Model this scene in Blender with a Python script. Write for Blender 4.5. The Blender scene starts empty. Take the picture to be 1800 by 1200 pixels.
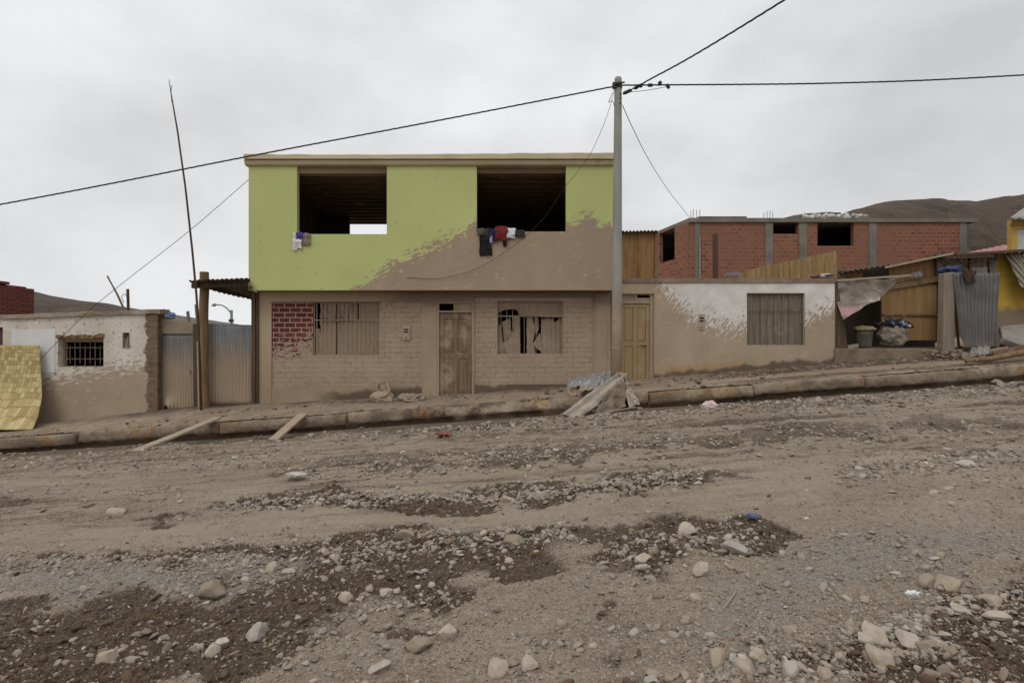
import bpy, bmesh, math, random
import numpy as np
from mathutils import Vector, Matrix, noise as mnoise

random.seed(7)
rng = np.random.default_rng(7)
R = math.radians
SC = bpy.context.scene
COL = SC.collection
F = 1000.0          # focal length in pixels of the 1800 px wide photograph
EYE = 1.62          # camera height over the road

# ------------------------------------------------------------------ camera, sky, sun, exposure
cam_d = bpy.data.cameras.new('camera'); cam = bpy.data.objects.new('camera', cam_d); COL.objects.link(cam)
cam.location = (0, 0, EYE); cam.rotation_euler = (R(90), 0, 0)
cam_d.lens = 20.0; cam_d.sensor_width = 36.0; cam_d.clip_start = 0.05; cam_d.clip_end = 12000
SC.camera = cam
SUN_EL, SUN_AZ = 50, 205
world = bpy.data.worlds.new('World'); SC.world = world; world.use_nodes = True
wt = world.node_tree; wt.nodes.clear()
def wn(t, **p):
    n = wt.nodes.new(t)
    for k, v in p.items(): setattr(n, k, v)
    return n
w_out = wn('ShaderNodeOutputWorld'); w_bg = wn('ShaderNodeBackground')
w_sky = wn('ShaderNodeTexSky', sky_type='NISHITA', sun_disc=False, sun_elevation=R(SUN_EL), sun_rotation=R(SUN_AZ), dust_density=4.0)
w_hsv = wn('ShaderNodeHueSaturation'); w_hsv.inputs['Saturation'].default_value = 0.15
wt.links.new(w_sky.outputs[0], w_hsv.inputs['Color'])
w_tc = wn('ShaderNodeTexCoord'); w_map = wn('ShaderNodeMapping'); w_map.inputs['Scale'].default_value = (1.0, 1.0, 1.7)
wt.links.new(w_tc.outputs['Generated'], w_map.inputs[0])
w_nz = wn('ShaderNodeTexNoise'); w_nz.inputs['Scale'].default_value = 2.6; w_nz.inputs['Detail'].default_value = 6; w_nz.inputs['Distortion'].default_value = 0.0; w_nz.inputs['Roughness'].default_value = 0.5
wt.links.new(w_map.outputs[0], w_nz.inputs['Vector'])
w_rp = wn('ShaderNodeValToRGB')
w_rp.color_ramp.elements[0].position = 0.30; w_rp.color_ramp.elements[0].color = (6.1, 6.18, 6.35, 1)
w_rp.color_ramp.elements[1].position = 0.66; w_rp.color_ramp.elements[1].color = (8.9, 9.0, 9.1, 1)
w_dot = wn('ShaderNodeVectorMath', operation='DOT_PRODUCT'); w_dot.inputs[1].default_value = (-0.07, 0.0, 0.05)   # the deck is thinner towards the west
wt.links.new(w_tc.outputs['Generated'], w_dot.inputs[0])
w_add = wn('ShaderNodeMath', operation='ADD'); wt.links.new(w_nz.outputs[0], w_add.inputs[0]); wt.links.new(w_dot.outputs['Value'], w_add.inputs[1])
wt.links.new(w_add.outputs[0], w_rp.inputs[0])
w_mix = wn('ShaderNodeMix', data_type='RGBA'); w_mix.inputs[0].default_value = 0.93     # a closed cloud deck over the sky
wt.links.new(w_hsv.outputs[0], w_mix.inputs[6]); wt.links.new(w_rp.outputs[0], w_mix.inputs[7])
# an overcast sky is brightest overhead
w_sep = wn('ShaderNodeSeparateXYZ'); wt.links.new(w_tc.outputs['Generated'], w_sep.inputs[0])
w_zen = wn('ShaderNodeMapRange', interpolation_type='SMOOTHSTEP')
for k_, v_ in zip((1, 2, 3, 4), (0.50, 0.95, 1.0, 1.7)): w_zen.inputs[k_].default_value = v_
wt.links.new(w_sep.outputs[2], w_zen.inputs[0])
w_mul = wn('ShaderNodeVectorMath', operation='SCALE'); wt.links.new(w_mix.outputs[2], w_mul.inputs[0]); wt.links.new(w_zen.outputs[0], w_mul.inputs['Scale'])
wt.links.new(w_mul.outputs[0], w_bg.inputs['Color']); w_bg.inputs['Strength'].default_value = 0.1
wt.links.new(w_bg.outputs[0], w_out.inputs[0])
sun_d = bpy.data.lights.new('sun', 'SUN'); sun = bpy.data.objects.new('sun', sun_d); COL.objects.link(sun)
sun_d.energy = 0.65; sun_d.angle = R(25); sun_d.color = (1.0, 0.96, 0.90)
sd = Vector((math.sin(R(SUN_AZ)) * math.cos(R(SUN_EL)), math.cos(R(SUN_AZ)) * math.cos(R(SUN_EL)), math.sin(R(SUN_EL))))
sun.rotation_euler = sd.to_track_quat('Z', 'Y').to_euler()
vs = SC.view_settings
vs.view_transform = 'Standard'; vs.look = 'None'; vs.exposure = 0.0; vs.gamma = 1.0; vs.use_curve_mapping = False

# ------------------------------------------------------------------ helpers: places
def X(px, d): return (px - 900) / F * d
def Z(py, d): return EYE + (600 - py) / F * d
def W(px, py, d): return Vector((X(px, d), d, Z(py, d)))
SL = 0.0711                                   # the street climbs to the right
YK = 12.2                                     # kerb face
def zk(x): return 0.315 + SL * x
_wx = [-30, -14, -11.6, -8.75, -6.27, -0.87, 3.5, 7.9, 13, 30]
_wz = [-2.3, -0.72, -0.48, -0.17, 0.052, 0.304, 0.67, 1.06, 1.42, 2.5]
def zw(x): return np.interp(x, _wx, _wz)      # ground along the house fronts

def hash2(ix, iy, seed):
    h = (ix.astype(np.int64) * 374761393 + iy.astype(np.int64) * 668265263 + seed * 982451653) & 0xffffffff
    h = ((h ^ (h >> 13)) * 1274126177) & 0xffffffff
    return ((h ^ (h >> 16)) & 0xffff) / 65535.0
def vn(x, y, seed=0):
    xi = np.floor(x); yi = np.floor(y); fx = x - xi; fy = y - yi
    fx = fx * fx * (3 - 2 * fx); fy = fy * fy * (3 - 2 * fy)
    a = hash2(xi, yi, seed); b = hash2(xi + 1, yi, seed); c = hash2(xi, yi + 1, seed); d = hash2(xi + 1, yi + 1, seed)
    return (a * (1 - fx) + b * fx) * (1 - fy) + (c * (1 - fx) + d * fx) * fy
def fbm(x, y, oct=4, seed=0, gain=0.5):
    x = np.asarray(x, float); y = np.asarray(y, float)
    s = 0; a = 1; t = 0
    for o in range(oct):
        s = s + a * vn(x * 2 ** o + 17.3 * o, y * 2 ** o - 9.1 * o, seed + o); t += a; a *= gain
    return s / t
def sstep(a, b, v):
    t = np.clip((v - a) / (b - a), 0, 1); return t * t * (3 - 2 * t)

# ------------------------------------------------------------------ helpers: objects
ORG = {}
def tag(o, label=None, cat=None, group=None, kind=None):
    if label: o['label'] = label
    if cat: o['category'] = cat
    if group: o['group'] = group
    if kind: o['kind'] = kind
    return o
def thing(name, label, cat, loc, group=None):
    o = bpy.data.objects.new(name, None); COL.objects.link(o)
    o.location = loc; o.empty_display_size = 0.2; ORG[o.name] = Vector(loc)
    return tag(o, label, cat, group)
def link_mesh(name, me, mat, parent=None, origin=None, smooth=False):
    o = bpy.data.objects.new(name, me); COL.objects.link(o)
    org = ORG[parent.name] if parent is not None else Vector(origin if origin is not None else (0, 0, 0))
    if org.length > 0: me.transform(Matrix.Translation(-org))
    if parent is not None: o.parent = parent
    else: o.location = org
    ORG[o.name] = org
    if mat: me.materials.append(mat)
    if smooth: me.polygons.foreach_set('use_smooth', [True] * len(me.polygons))
    return o
def np_mesh(name, verts, faces):
    verts = np.asarray(verts, np.float32); faces = np.asarray(faces, np.int32)
    me = bpy.data.meshes.new(name); k = faces.shape[1]
    me.vertices.add(len(verts)); me.vertices.foreach_set('co', verts.ravel())
    me.loops.add(faces.size); me.loops.foreach_set('vertex_index', faces.ravel())
    me.polygons.add(len(faces)); me.polygons.foreach_set('loop_start', np.arange(0, faces.size, k, dtype=np.int32))
    me.update(calc_edges=True); me.validate()
    return me
def grid_faces(nr, nc):
    i = np.arange(nr - 1)[:, None] * nc + np.arange(nc - 1)[None, :]
    return np.stack([i, i + 1, i + nc + 1, i + nc], -1).reshape(-1, 4)
def solid(o, t, off=0.0):
    m = o.modifiers.new('thickness', 'SOLIDIFY'); m.thickness = t; m.offset = off; return o
def bevel(o, w=0.006, seg=2):
    m = o.modifiers.new('edge', 'BEVEL'); m.width = w; m.segments = seg; m.limit_method = 'ANGLE'; m.angle_limit = R(40); return o

class MB:
    def __init__(s): s.v = []; s.f = []
    def add(s, vs, fs):
        n = len(s.v); s.v += [tuple(v) for v in vs]; s.f += [tuple(n + i for i in f) for f in fs]; return s
    def box(s, x0, x1, y0, y1, z0, z1):
        return s.add([(x0, y0, z0), (x1, y0, z0), (x1, y1, z0), (x0, y1, z0), (x0, y0, z1), (x1, y0, z1), (x1, y1, z1), (x0, y1, z1)],
                     [(0, 3, 2, 1), (4, 5, 6, 7), (0, 1, 5, 4), (1, 2, 6, 5), (2, 3, 7, 6), (3, 0, 4, 7)])
    def beam(s, a, b, w, h, up=(0, 0, 1)):
        a = Vector(a); b = Vector(b); d = (b - a).normalized(); u = Vector(up)
        if abs(d.dot(u)) > 0.97: u = Vector((0, 1, 0))
        sx = d.cross(u).normalized(); uz = sx.cross(d).normalized()
        vs = [p + sx * (i * w / 2) + uz * (j * h / 2) for p in (a, b) for i, j in ((-1, -1), (1, -1), (1, 1), (-1, 1))]
        return s.add(vs, [(3, 2, 1, 0), (4, 5, 6, 7), (0, 1, 5, 4), (1, 2, 6, 5), (2, 3, 7, 6), (3, 0, 4, 7)])
    def tube(s, pts, r, n=10, r2=None):
        pts = [Vector(p) for p in pts]; m = len(pts); vs = []
        for i, p in enumerate(pts):
            d = (pts[min(i + 1, m - 1)] - pts[max(i - 1, 0)]).normalized()
            u = Vector((0, 0, 1)) if abs(d.z) < 0.9 else Vector((0, 1, 0))
            a = d.cross(u).normalized(); b = a.cross(d).normalized()
            rr = r[i] if isinstance(r, (list, tuple)) else (r if r2 is None else r + (r2 - r) * i / (m - 1))
            vs += [p + a * math.cos(2 * math.pi * k / n) * rr + b * math.sin(2 * math.pi * k / n) * rr for k in range(n)]
        fs = [(i * n + k, i * n + (k + 1) % n, (i + 1) * n + (k + 1) % n, (i + 1) * n + k) for i in range(m - 1) for k in range(n)]
        fs += [tuple(range(n))[::-1], tuple((m - 1) * n + k for k in range(n))]
        return s.add(vs, fs)
    def wall(s, x0, x1, z0, z1, y0, y1, holes=()):
        xs = sorted({x0, x1} | {h[0] for h in holes} | {h[1] for h in holes}); zs = sorted({z0, z1} | {h[2] for h in holes} | {h[3] for h in holes})
        xs = [a for a in xs if x0 <= a <= x1]; zs = [a for a in zs if z0 <= a <= z1]
        nx, nz = len(xs) - 1, len(zs) - 1
        def full(i, j):
            if not (0 <= i < nx and 0 <= j < nz): return False
            cx = (xs[i] + xs[i + 1]) / 2; cz = (zs[j] + zs[j + 1]) / 2
            return not any(h[0] < cx < h[1] and h[2] < cz < h[3] for h in holes)
        for i in range(nx):
            for j in range(nz):
                if not full(i, j): continue
                a, b, c, d = xs[i], xs[i + 1], zs[j], zs[j + 1]
                s.add([(a, y0, c), (b, y0, c), (b, y0, d), (a, y0, d)], [(0, 1, 2, 3)])
                s.add([(a, y1, c), (b, y1, c), (b, y1, d), (a, y1, d)], [(3, 2, 1, 0)])
                if not full(i - 1, j): s.add([(a, y0, c), (a, y1, c), (a, y1, d), (a, y0, d)], [(3, 2, 1, 0)])
                if not full(i + 1, j): s.add([(b, y0, c), (b, y1, c), (b, y1, d), (b, y0, d)], [(0, 1, 2, 3)])
                if not full(i, j - 1): s.add([(a, y0, c), (b, y0, c), (b, y1, c), (a, y1, c)], [(3, 2, 1, 0)])
                if not full(i, j + 1): s.add([(a, y0, d), (b, y0, d), (b, y1, d), (a, y1, d)], [(0, 1, 2, 3)])
        return s
    def prism(s, poly, y0, y1):                # polygon in x-z pushed along y
        n = len(poly); vs = [(p[0], y0, p[1]) for p in poly] + [(p[0], y1, p[1]) for p in poly]
        return s.add(vs, [tuple(range(n)), tuple(range(2 * n - 1, n - 1, -1))] + [(i, i + n, (i + 1) % n + n, (i + 1) % n) for i in range(n)])
    def sweep_x(s, prof, x0, x1, n=1):         # profile in y-z swept along x
        m = len(prof); vs = [(x0 + (x1 - x0) * i / n, p[0], p[1]) for i in range(n + 1) for p in prof]
        fs = [(i * m + k, i * m + (k + 1) % m, (i + 1) * m + (k + 1) % m, (i + 1) * m + k) for i in range(n) for k in range(m)]
        return s.add(vs, fs + [tuple(range(m))[::-1], tuple(n * m + k for k in range(m))])
    def grid(s, fn, nu, nv):
        vs = [fn(i / nu, j / nv) for i in range(nu + 1) for j in range(nv + 1)]
        return s.add(vs, [(i * (nv + 1) + j, (i + 1) * (nv + 1) + j, (i + 1) * (nv + 1) + j + 1, i * (nv + 1) + j + 1) for i in range(nu) for j in range(nv)])
    def build(s, name, mat, parent=None, origin=None, smooth=False, bev=0, fix=True, weld=False):
        me = bpy.data.meshes.new(name); me.from_pydata(s.v, [], s.f)
        bm = bmesh.new(); bm.from_mesh(me)
        if weld: bmesh.ops.remove_doubles(bm, verts=bm.verts, dist=1e-5)
        if fix: bmesh.ops.recalc_face_normals(bm, faces=bm.faces)
        bm.to_mesh(me); bm.free()
        o = link_mesh(name, me, mat, parent, origin, smooth)
        if bev: bevel(o, bev)
        return o

def bil(c, u, v):                              # corners: bottom-left, bottom-right, top-right, top-left
    return (c[0] * (1 - u) + c[1] * u) * (1 - v) + (c[3] * (1 - u) + c[2] * u) * v
def wrinkle(p, sc, amp, seed=0):
    q = Vector(p) * sc + Vector((seed * 3.1, seed * 1.7, seed * 5.3))
    return Vector((mnoise.noise(q), mnoise.noise(q + Vector((31, 7, 3))), mnoise.noise(q + Vector((5, 41, 13))))) * amp
def patch(c, nu, nv, off=None, sc=3.0, amp=0.0, seed=0):
    c = [Vector(p) for p in c]; nrm = (c[1] - c[0]).cross(c[3] - c[0]).normalized()
    def fn(u, v):
        p = bil(c, u, v)
        if off: p = p + nrm * off(u, v)
        if amp: p = p + wrinkle(p, sc, amp, seed) + wrinkle(p, sc * 2.7, amp * 0.4, seed + 5)
        return p
    return MB().grid(fn, nu, nv)
def corrugated(c, waves, amp=0.012, nv=14, bend=0.0, seed=0, dent=0.01):
    return patch(c, waves * 6, nv, off=lambda u, v: amp * math.sin(u * waves * 2 * math.pi) + bend * math.sin(math.pi * v), sc=1.6, amp=dent, seed=seed)

# ------------------------------------------------------------------ helpers: materials
class NT:
    def __init__(s, name):
        s.m = bpy.data.materials.new(name); s.m.use_nodes = True; s.t = s.m.node_tree; s.t.nodes.clear()
        s.o = s.t.nodes.new('ShaderNodeOutputMaterial'); s.b = s.t.nodes.new('ShaderNodeBsdfPrincipled')
        s.t.links.new(s.b.outputs[0], s.o.inputs[0]); s.b.inputs['Specular IOR Level'].default_value = 0.25
        s._pos = None
    def n(s, t, **p):
        n = s.t.nodes.new(t)
        for k, v in p.items(): setattr(n, k, v)
        return n
    def put(s, sock, v):
        if isinstance(v, bpy.types.NodeSocket): s.t.links.new(v, sock)
        elif isinstance(v, (tuple, list)):
            sock.default_value = tuple(v) + (1.0,) if (len(sock.default_value) == 4 and len(v) == 3) else tuple(v)
        elif sock.type == 'RGBA': sock.default_value = (v, v, v, 1)
        else: sock.default_value = v
    def pos(s):
        if s._pos is None: s._pos = s.n('ShaderNodeNewGeometry').outputs['Position']
        return s._pos
    def obj(s): return s.n('ShaderNodeTexCoord').outputs['Object']
    def island(s): return s.n('ShaderNodeNewGeometry').outputs['Random Per Island']
    def rnd(s): return s.n('ShaderNodeObjectInfo').outputs['Random']
    def attr(s, name): return s.n('ShaderNodeAttribute', attribute_name=name).outputs['Fac']
    def mp(s, vec, scale=(1, 1, 1), rot=(0, 0, 0), loc=(0, 0, 0)):
        n = s.n('ShaderNodeMapping'); s.put(n.inputs[0], vec); n.inputs['Scale'].default_value = scale
        n.inputs['Rotation'].default_value = rot; n.inputs['Location'].default_value = loc; return n.outputs[0]
    def noise(s, scale, detail=4, rough=0.55, vec=None, dist=0.0):
        n = s.n('ShaderNodeTexNoise'); s.put(n.inputs['Vector'], vec if vec is not None else s.pos())
        n.inputs['Scale'].default_value = scale; n.inputs['Detail'].default_value = detail; n.inputs['Roughness'].default_value = rough
        n.inputs['Distortion'].default_value = dist; return n.outputs[0]
    def voro(s, scale, vec=None, feature='F1', out='Distance'):
        n = s.n('ShaderNodeTexVoronoi', feature=feature); s.put(n.inputs['Vector'], vec if vec is not None else s.pos())
        n.inputs['Scale'].default_value = scale; return n.outputs[out]
    def wave(s, scale, vec, axis='X', dist=0.0, dscale=1.0):
        n = s.n('ShaderNodeTexWave', bands_direction=axis); s.put(n.inputs['Vector'], vec); n.inputs['Scale'].default_value = scale
        n.inputs['Distortion'].default_value = dist; n.inputs['Detail Scale'].default_value = dscale; return n.outputs['Fac']
    def ramp(s, fac, stops):
        n = s.n('ShaderNodeValToRGB'); s.put(n.inputs[0], fac); e = n.color_ramp.elements
        while len(e) < len(stops): e.new(0.5)
        for k, (p, c) in enumerate(stops):
            e[k].position = p; e[k].color = (c[0], c[1], c[2], 1) if isinstance(c, (tuple, list)) else (c, c, c, 1)
        return n.outputs[0]
    def mr(s, v, a, b, c=0.0, d=1.0, smooth=True):
        n = s.n('ShaderNodeMapRange', interpolation_type='SMOOTHSTEP' if smooth else 'LINEAR'); s.put(n.inputs[0], v)
        for k, q in zip((1, 2, 3, 4), (a, b, c, d)): s.put(n.inputs[k], q)
        return n.outputs[0]
    def mix(s, f, a, b, blend='MIX'):
        n = s.n('ShaderNodeMix', data_type='RGBA', blend_type=blend); s.put(n.inputs[0], f); s.put(n.inputs[6], a); s.put(n.inputs[7], b); return n.outputs[2]
    def math(s, op, a, b=None, c=None):
        n = s.n('ShaderNodeMath', operation=op); s.put(n.inputs[0], a)
        if b is not None: s.put(n.inputs[1], b)
        if c is not None: s.put(n.inputs[2], c)
        return n.outputs[0]
    def sep(s, vec):
        n = s.n('ShaderNodeSeparateXYZ'); s.put(n.inputs[0], vec); return n.outputs
    def comb(s, x, y, z):
        n = s.n('ShaderNodeCombineXYZ')
        for k, q in enumerate((x, y, z)): s.put(n.inputs[k], q)
        return n.outputs[0]
    def bump(s, h, strength=0.4, dist=0.02, nrm=None):
        n = s.n('ShaderNodeBump'); s.put(n.inputs['Height'], h); n.inputs['Strength'].default_value = strength; n.inputs['Distance'].default_value = dist
        if nrm is not None: s.put(n.inputs['Normal'], nrm)
        return n.outputs[0]
    def line(s, pts, x, zlo, zhi):             # a height profile z(x) through points (x, z)
        x0, x1 = pts[0][0], pts[-1][0]; n = s.n('ShaderNodeFloatCurve'); cv = n.mapping.curves[0]
        s.put(n.inputs['Value'], s.mr(x, x0, x1, smooth=False))
        q = [((a - x0) / (x1 - x0), (b - zlo) / (zhi - zlo)) for a, b in pts]
        cv.points[0].location = q[0]; cv.points[1].location = q[-1]
        for a in q[1:-1]: cv.points.new(a[0], a[1])
        for p in cv.points: p.handle_type = 'VECTOR'
        n.mapping.update()
        return s.mr(n.outputs[0], 0, 1, zlo, zhi, smooth=False)
    def done(s, col, rough=0.9, nrm=None, metal=0.0, spec=None):
        s.put(s.b.inputs['Base Color'], col); s.put(s.b.inputs['Roughness'], rough); s.put(s.b.inputs['Metallic'], metal)
        if nrm is not None: s.put(s.b.inputs['Normal'], nrm)
        if spec is not None: s.b.inputs['Specular IOR Level'].default_value = spec
        return s.m

MUD = (0.335, 0.255, 0.180); MUD2 = (0.255, 0.190, 0.130); DAMP = (0.105, 0.072, 0.048)
def mudcol(t, a=MUD, b=MUD2):
    c = t.ramp(t.noise(1.3, 6, 0.6), [(0.3, b), (0.65, a)])
    return t.mix(t.mr(t.noise(14, 5, 0.7), 0.35, 0.75, 0.0, 0.35), c, (a[0] * 1.15, a[1] * 1.15, a[2] * 1.13))
def splash(t, pts, zlo, zhi, soft=0.10, amp=0.35, fleck=0.5, rot=0.6, fsc=11, nsc=3.0):
    """1 where mud lies: below the tide line, with flecks thrown above it"""
    x, y, z = t.sep(t.pos()); zc = t.line(pts, x, zlo, zhi)
    d = t.math('SUBTRACT', z, zc)
    dn = t.math('ADD', d, t.math('MULTIPLY', t.math('SUBTRACT', t.noise(nsc, 7, 0.68), 0.5), amp))
    c_, s_ = math.cos(rot), math.sin(rot)
    a_ = t.math('ADD', t.math('MULTIPLY', x, c_), t.math('MULTIPLY', z, s_)); b_ = t.math('SUBTRACT', t.math('MULTIPLY', z, c_), t.math('MULTIPLY', x, s_))
    v = t.comb(t.math('MULTIPLY', a_, 0.36), y, b_)                      # drops thrown along the splash
    fl = t.math('ADD', t.math('MULTIPLY', t.noise(fsc, 2, 0.5, v), 0.6), t.math('MULTIPLY', t.noise(fsc * 2.3, 3, 0.6, v), 0.4))
    th = t.mr(dn, -soft * 2.5, fleck, 0.36, 0.66, smooth=False)
    flm = t.mr(t.math('SUBTRACT', fl, th), -0.03, 0.035)
    edge = t.mr(dn, -soft * 3.5, soft * 1.5, 1, 0)                     # thin wash of silt fading upward
    return t.math('MAXIMUM', flm, t.math('MULTIPLY', edge, 0.55)), d

def simple(name, c1, c2, scale=4.0, rough=0.85, bump=0.25, metal=0.0, local=True, dust=0.0, detail=6, spec=None, bd=0.01):
    t = NT(name); v = t.obj() if local else t.pos()
    f = t.noise(scale, detail, 0.62, v)
    c = t.ramp(f, [(0.32, c1), (0.68, c2)])
    if dust: c = t.mix(t.mr(t.noise(scale * 0.6, 5, 0.6, v), 0.62 - dust * 0.35, 0.8 - dust * 0.25), c, MUD)
    return t.done(c, rough, t.bump(t.noise(scale * 6, 5, 0.65, v), bump, bd) if bump else None, metal, spec)

# ================================================================== the ground
MUD_BLOBS = [(40,1160,330,70,1.6),(420,1120,120,30,.9),(720,990,190,34,1.0),(620,960,160,16,.8),(870,945,150,16,.7),(1180,935,140,30,.9),(1290,965,110,24,.7),(900,872,330,11,1.0),(1180,836,110,12,1.0),(1080,1130,60,16,.5),(690,880,300,9,.9),(120,1185,260,46,1.6),(330,1150,110,40,.8),(640,1040,130,24,.8),(780,965,110,22,.9),(1700,1190,160,40,1.2),(1000,795,260,9,.9),(1350,762,260,9,.9),(1600,752,260,12,.9),(1250,720,240,6,.6),(820,770,260,4,.7),(1500,700,260,7,.6),(560,812,200,5,.8),(1120,825,140,5,.6),(60,1130,300,52,1.5),(250,1092,240,40,1.3),(440,1082,140,36,1.0),(560,1015,170,24,1.0),(690,985,120,26,1.0),(940,1008,72,28,1.1),
  (800,1012,60,24,.8),(735,1096,66,24,.8),(1055,1092,45,18,.7),(1150,958,110,24,1.0),(1250,940,90,24,1.0),(1110,1000,60,20,.6),(1350,935,40,18,.6),
  (1010,1192,180,14,.9),(1740,1120,120,80,1.5),(1600,1160,130,40,.9),(1400,1190,150,16,.7),(1750,1040,60,28,.7),
  (80,990,150,8,.9),(260,976,160,9,.9),(430,958,100,12,.9),(620,950,120,10,.5),(450,880,120,6,.8),(620,877,160,7,.9),(1000,862,110,9,.9),(1130,846,90,11,.9),
  (190,886,90,5,.8),(275,908,45,10,.5),(700,806,150,7,.7),(640,822,120,5,.5),(900,790,160,5,.6),(1250,776,140,5,.6),(1400,770,160,8,.7),(1600,792,120,8,.6),
  (60,812,160,4,.7),(230,804,120,4,.6),(480,828,160,5,.5),(1480,862,30,5,.6),(350,800,80,4,.6),(1720,800,90,8,.6),(1350,742,200,4,.5),(1000,755,220,4,.5)]
GREY_BLOBS = [(150,1015,260,26,1.0),(330,1010,170,24,1.0),(480,985,110,20,.9),(1450,1010,220,50,.8),(1650,940,200,50,.7),(1300,1100,220,40,.6),(1600,700,300,20,.5),(1000,1040,120,20,.5),(700,745,400,8,.5)]
BERM_BLOBS = [(620,878,260,8,1.0),(1000,862,150,9,.8),(1150,842,100,10,.8),(720,940,120,16,.8),(900,935,120,12,.8),(1200,955,140,30,.8),(1560,1150,200,40,1.0),(1690,1060,110,26,.8),
  (700,765,600,8,.8),(1300,715,400,8,1.0),(1600,695,300,9,1.0),(120,1005,240,14,.6),(1730,815,120,9,.6),(1380,1180,160,18,.7),(560,995,120,18,.5),(900,800,420,10,.5),(1100,770,420,8,.6)]
TRACKS = [(300,935,420,15,1.0),(800,905,420,13,1.0),(1250,850,300,15,.8),(250,850,380,14,.7),(800,840,420,11,.8),(1100,805,300,8,.6),(1500,830,300,20,.6),(700,770,400,5,.4)]

def to_uv(x, y):
    return 900 + F * x / y, 600 + F * (EYE - SL * x) / y
def to_xy(u, v):
    y = F * EYE / np.maximum(v - 600 + SL * (u - 900), 1.0); return (u - 900) / F * y, y
def blobsum(u, v, L):
    s = np.zeros_like(u)
    for (a, b, ru, rv, w) in L:
        vv = v - (b - 0.06 * (u - a)); uu = u - a
        s += w * np.exp(-np.minimum((uu / ru) ** 2 + (vv / rv) ** 2, 30))
    return s
def ground_fields(x, y):
    u, v = to_uv(x, y)
    wx = (fbm(x * 2.2, y * 2.2, 4, 3) - 0.5) ; wy = (fbm(x * 2.2, y * 2.2, 4, 9) - 0.5)
    u2, v2 = u + wx * 120, v + wy * 420 / np.maximum(y, 1.0)
    n1 = fbm(x * 3.1, y * 4.6, 5, 21) - 0.5
    n2 = fbm(x * 17, y * 19, 3, 24) - 0.5
    mud = sstep(0.26, 0.80, blobsum(u2, v2, MUD_BLOBS) + n1 * 0.80 + n2 * 0.30)
    mud = mud * (1 - 0.50 * sstep(6.6, 9.0, y))
    far = 0.85 * sstep(5.5, 7.5, y) * sstep(0.60, 0.74, fbm(x * 0.45, y * 2.2, 5, 33)) * (1 - sstep(10.6, 10.9, y)) * 0.9
    mud = np.maximum(mud, far)
    grey = sstep(0.3, 0.75, blobsum(u2, v2, GREY_BLOBS) + n1 * 0.5)
    berm = np.clip(blobsum(u2, v2, BERM_BLOBS) * (0.7 + n1 * 1.5), 0, 1)
    track = np.clip(blobsum(u2, v2, TRACKS) + n1 * 0.4, 0, 1)
    gut = sstep(10.75, 11.1, y + (fbm(x * 0.9, 0 * x, 4, 51) - 0.5) * 0.7)
    return mud, grey, berm, track, gut
def ground_z(x, y, fields=None):
    mud, grey, berm, track, gut = fields if fields is not None else ground_fields(x, y)
    z = SL * x
    z = z + (fbm(x * 0.5, y * 0.9, 3, 60) - 0.5) * 0.07
    rough = (1 - 0.75 * track) * (1 - 0.8 * gut)
    z = z + (fbm(x * 3.5, y * 4.5, 4, 70) - 0.5) * 0.060 * rough
    z = z + (fbm(x * 0.8, y * 6.5, 4, 75) - 0.5) * 0.05 * sstep(4.5, 6.5, y) * (1 - gut)
    z = z + (np.abs(fbm(x * 11, y * 13, 3, 80) - 0.5) - 0.12) * -0.045 * rough * (0.4 + berm + 0.7 * mud)
    z = z + (fbm(x * 24, y * 24, 3, 90) - 0.5) * 0.026 * rough
    cl = fbm(x * 13, y * 15, 2, 95); z = z + np.maximum(cl - 0.62, 0) * 0.09 * rough * (0.25 + berm + 0.5 * mud)
    z = z + berm * 0.055 * (1 - gut) - mud * 0.022 - track * 0.012
    ridge = np.exp(-((y - 10.55) / 0.30) ** 2) * (0.03 + 0.09 * fbm(x * 0.8, 0 * x, 3, 44))
    z = z + berm * 0.035 * (fbm(x * 5, y * 6, 3, 99) - 0.3)
    return z + ridge * (1 - gut * 0.6) - gut * 0.025
xs = np.concatenate([-np.geomspace(26, 3.6, 420), np.arange(-3.6, 3.6, 0.0105), np.geomspace(3.6, 26, 420)])
xs = np.unique(np.round(xs, 5)); ys = np.concatenate([[-6, -4, -2, -1, -0.4, 0.2, 0.6], np.geomspace(1.2, YK + 0.15, 640)])
GX, GY = np.meshgrid(xs, ys)
fx_, fy_ = GX.ravel(), GY.ravel(); gy_safe = np.maximum(fy_, 1.2)
FLD = ground_fields(fx_, gy_safe)
gz = ground_z(fx_, gy_safe, FLD)
road_me = np_mesh('road', np.stack([fx_, fy_, gz], -1), grid_faces(len(ys), len(xs)))
for nm, arr in zip(('mud', 'grey', 'berm', 'track', 'gutter'), FLD):
    a = road_me.attributes.new(nm, 'FLOAT', 'POINT'); a.data.foreach_set('value', np.asarray(arr, np.float32))

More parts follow.
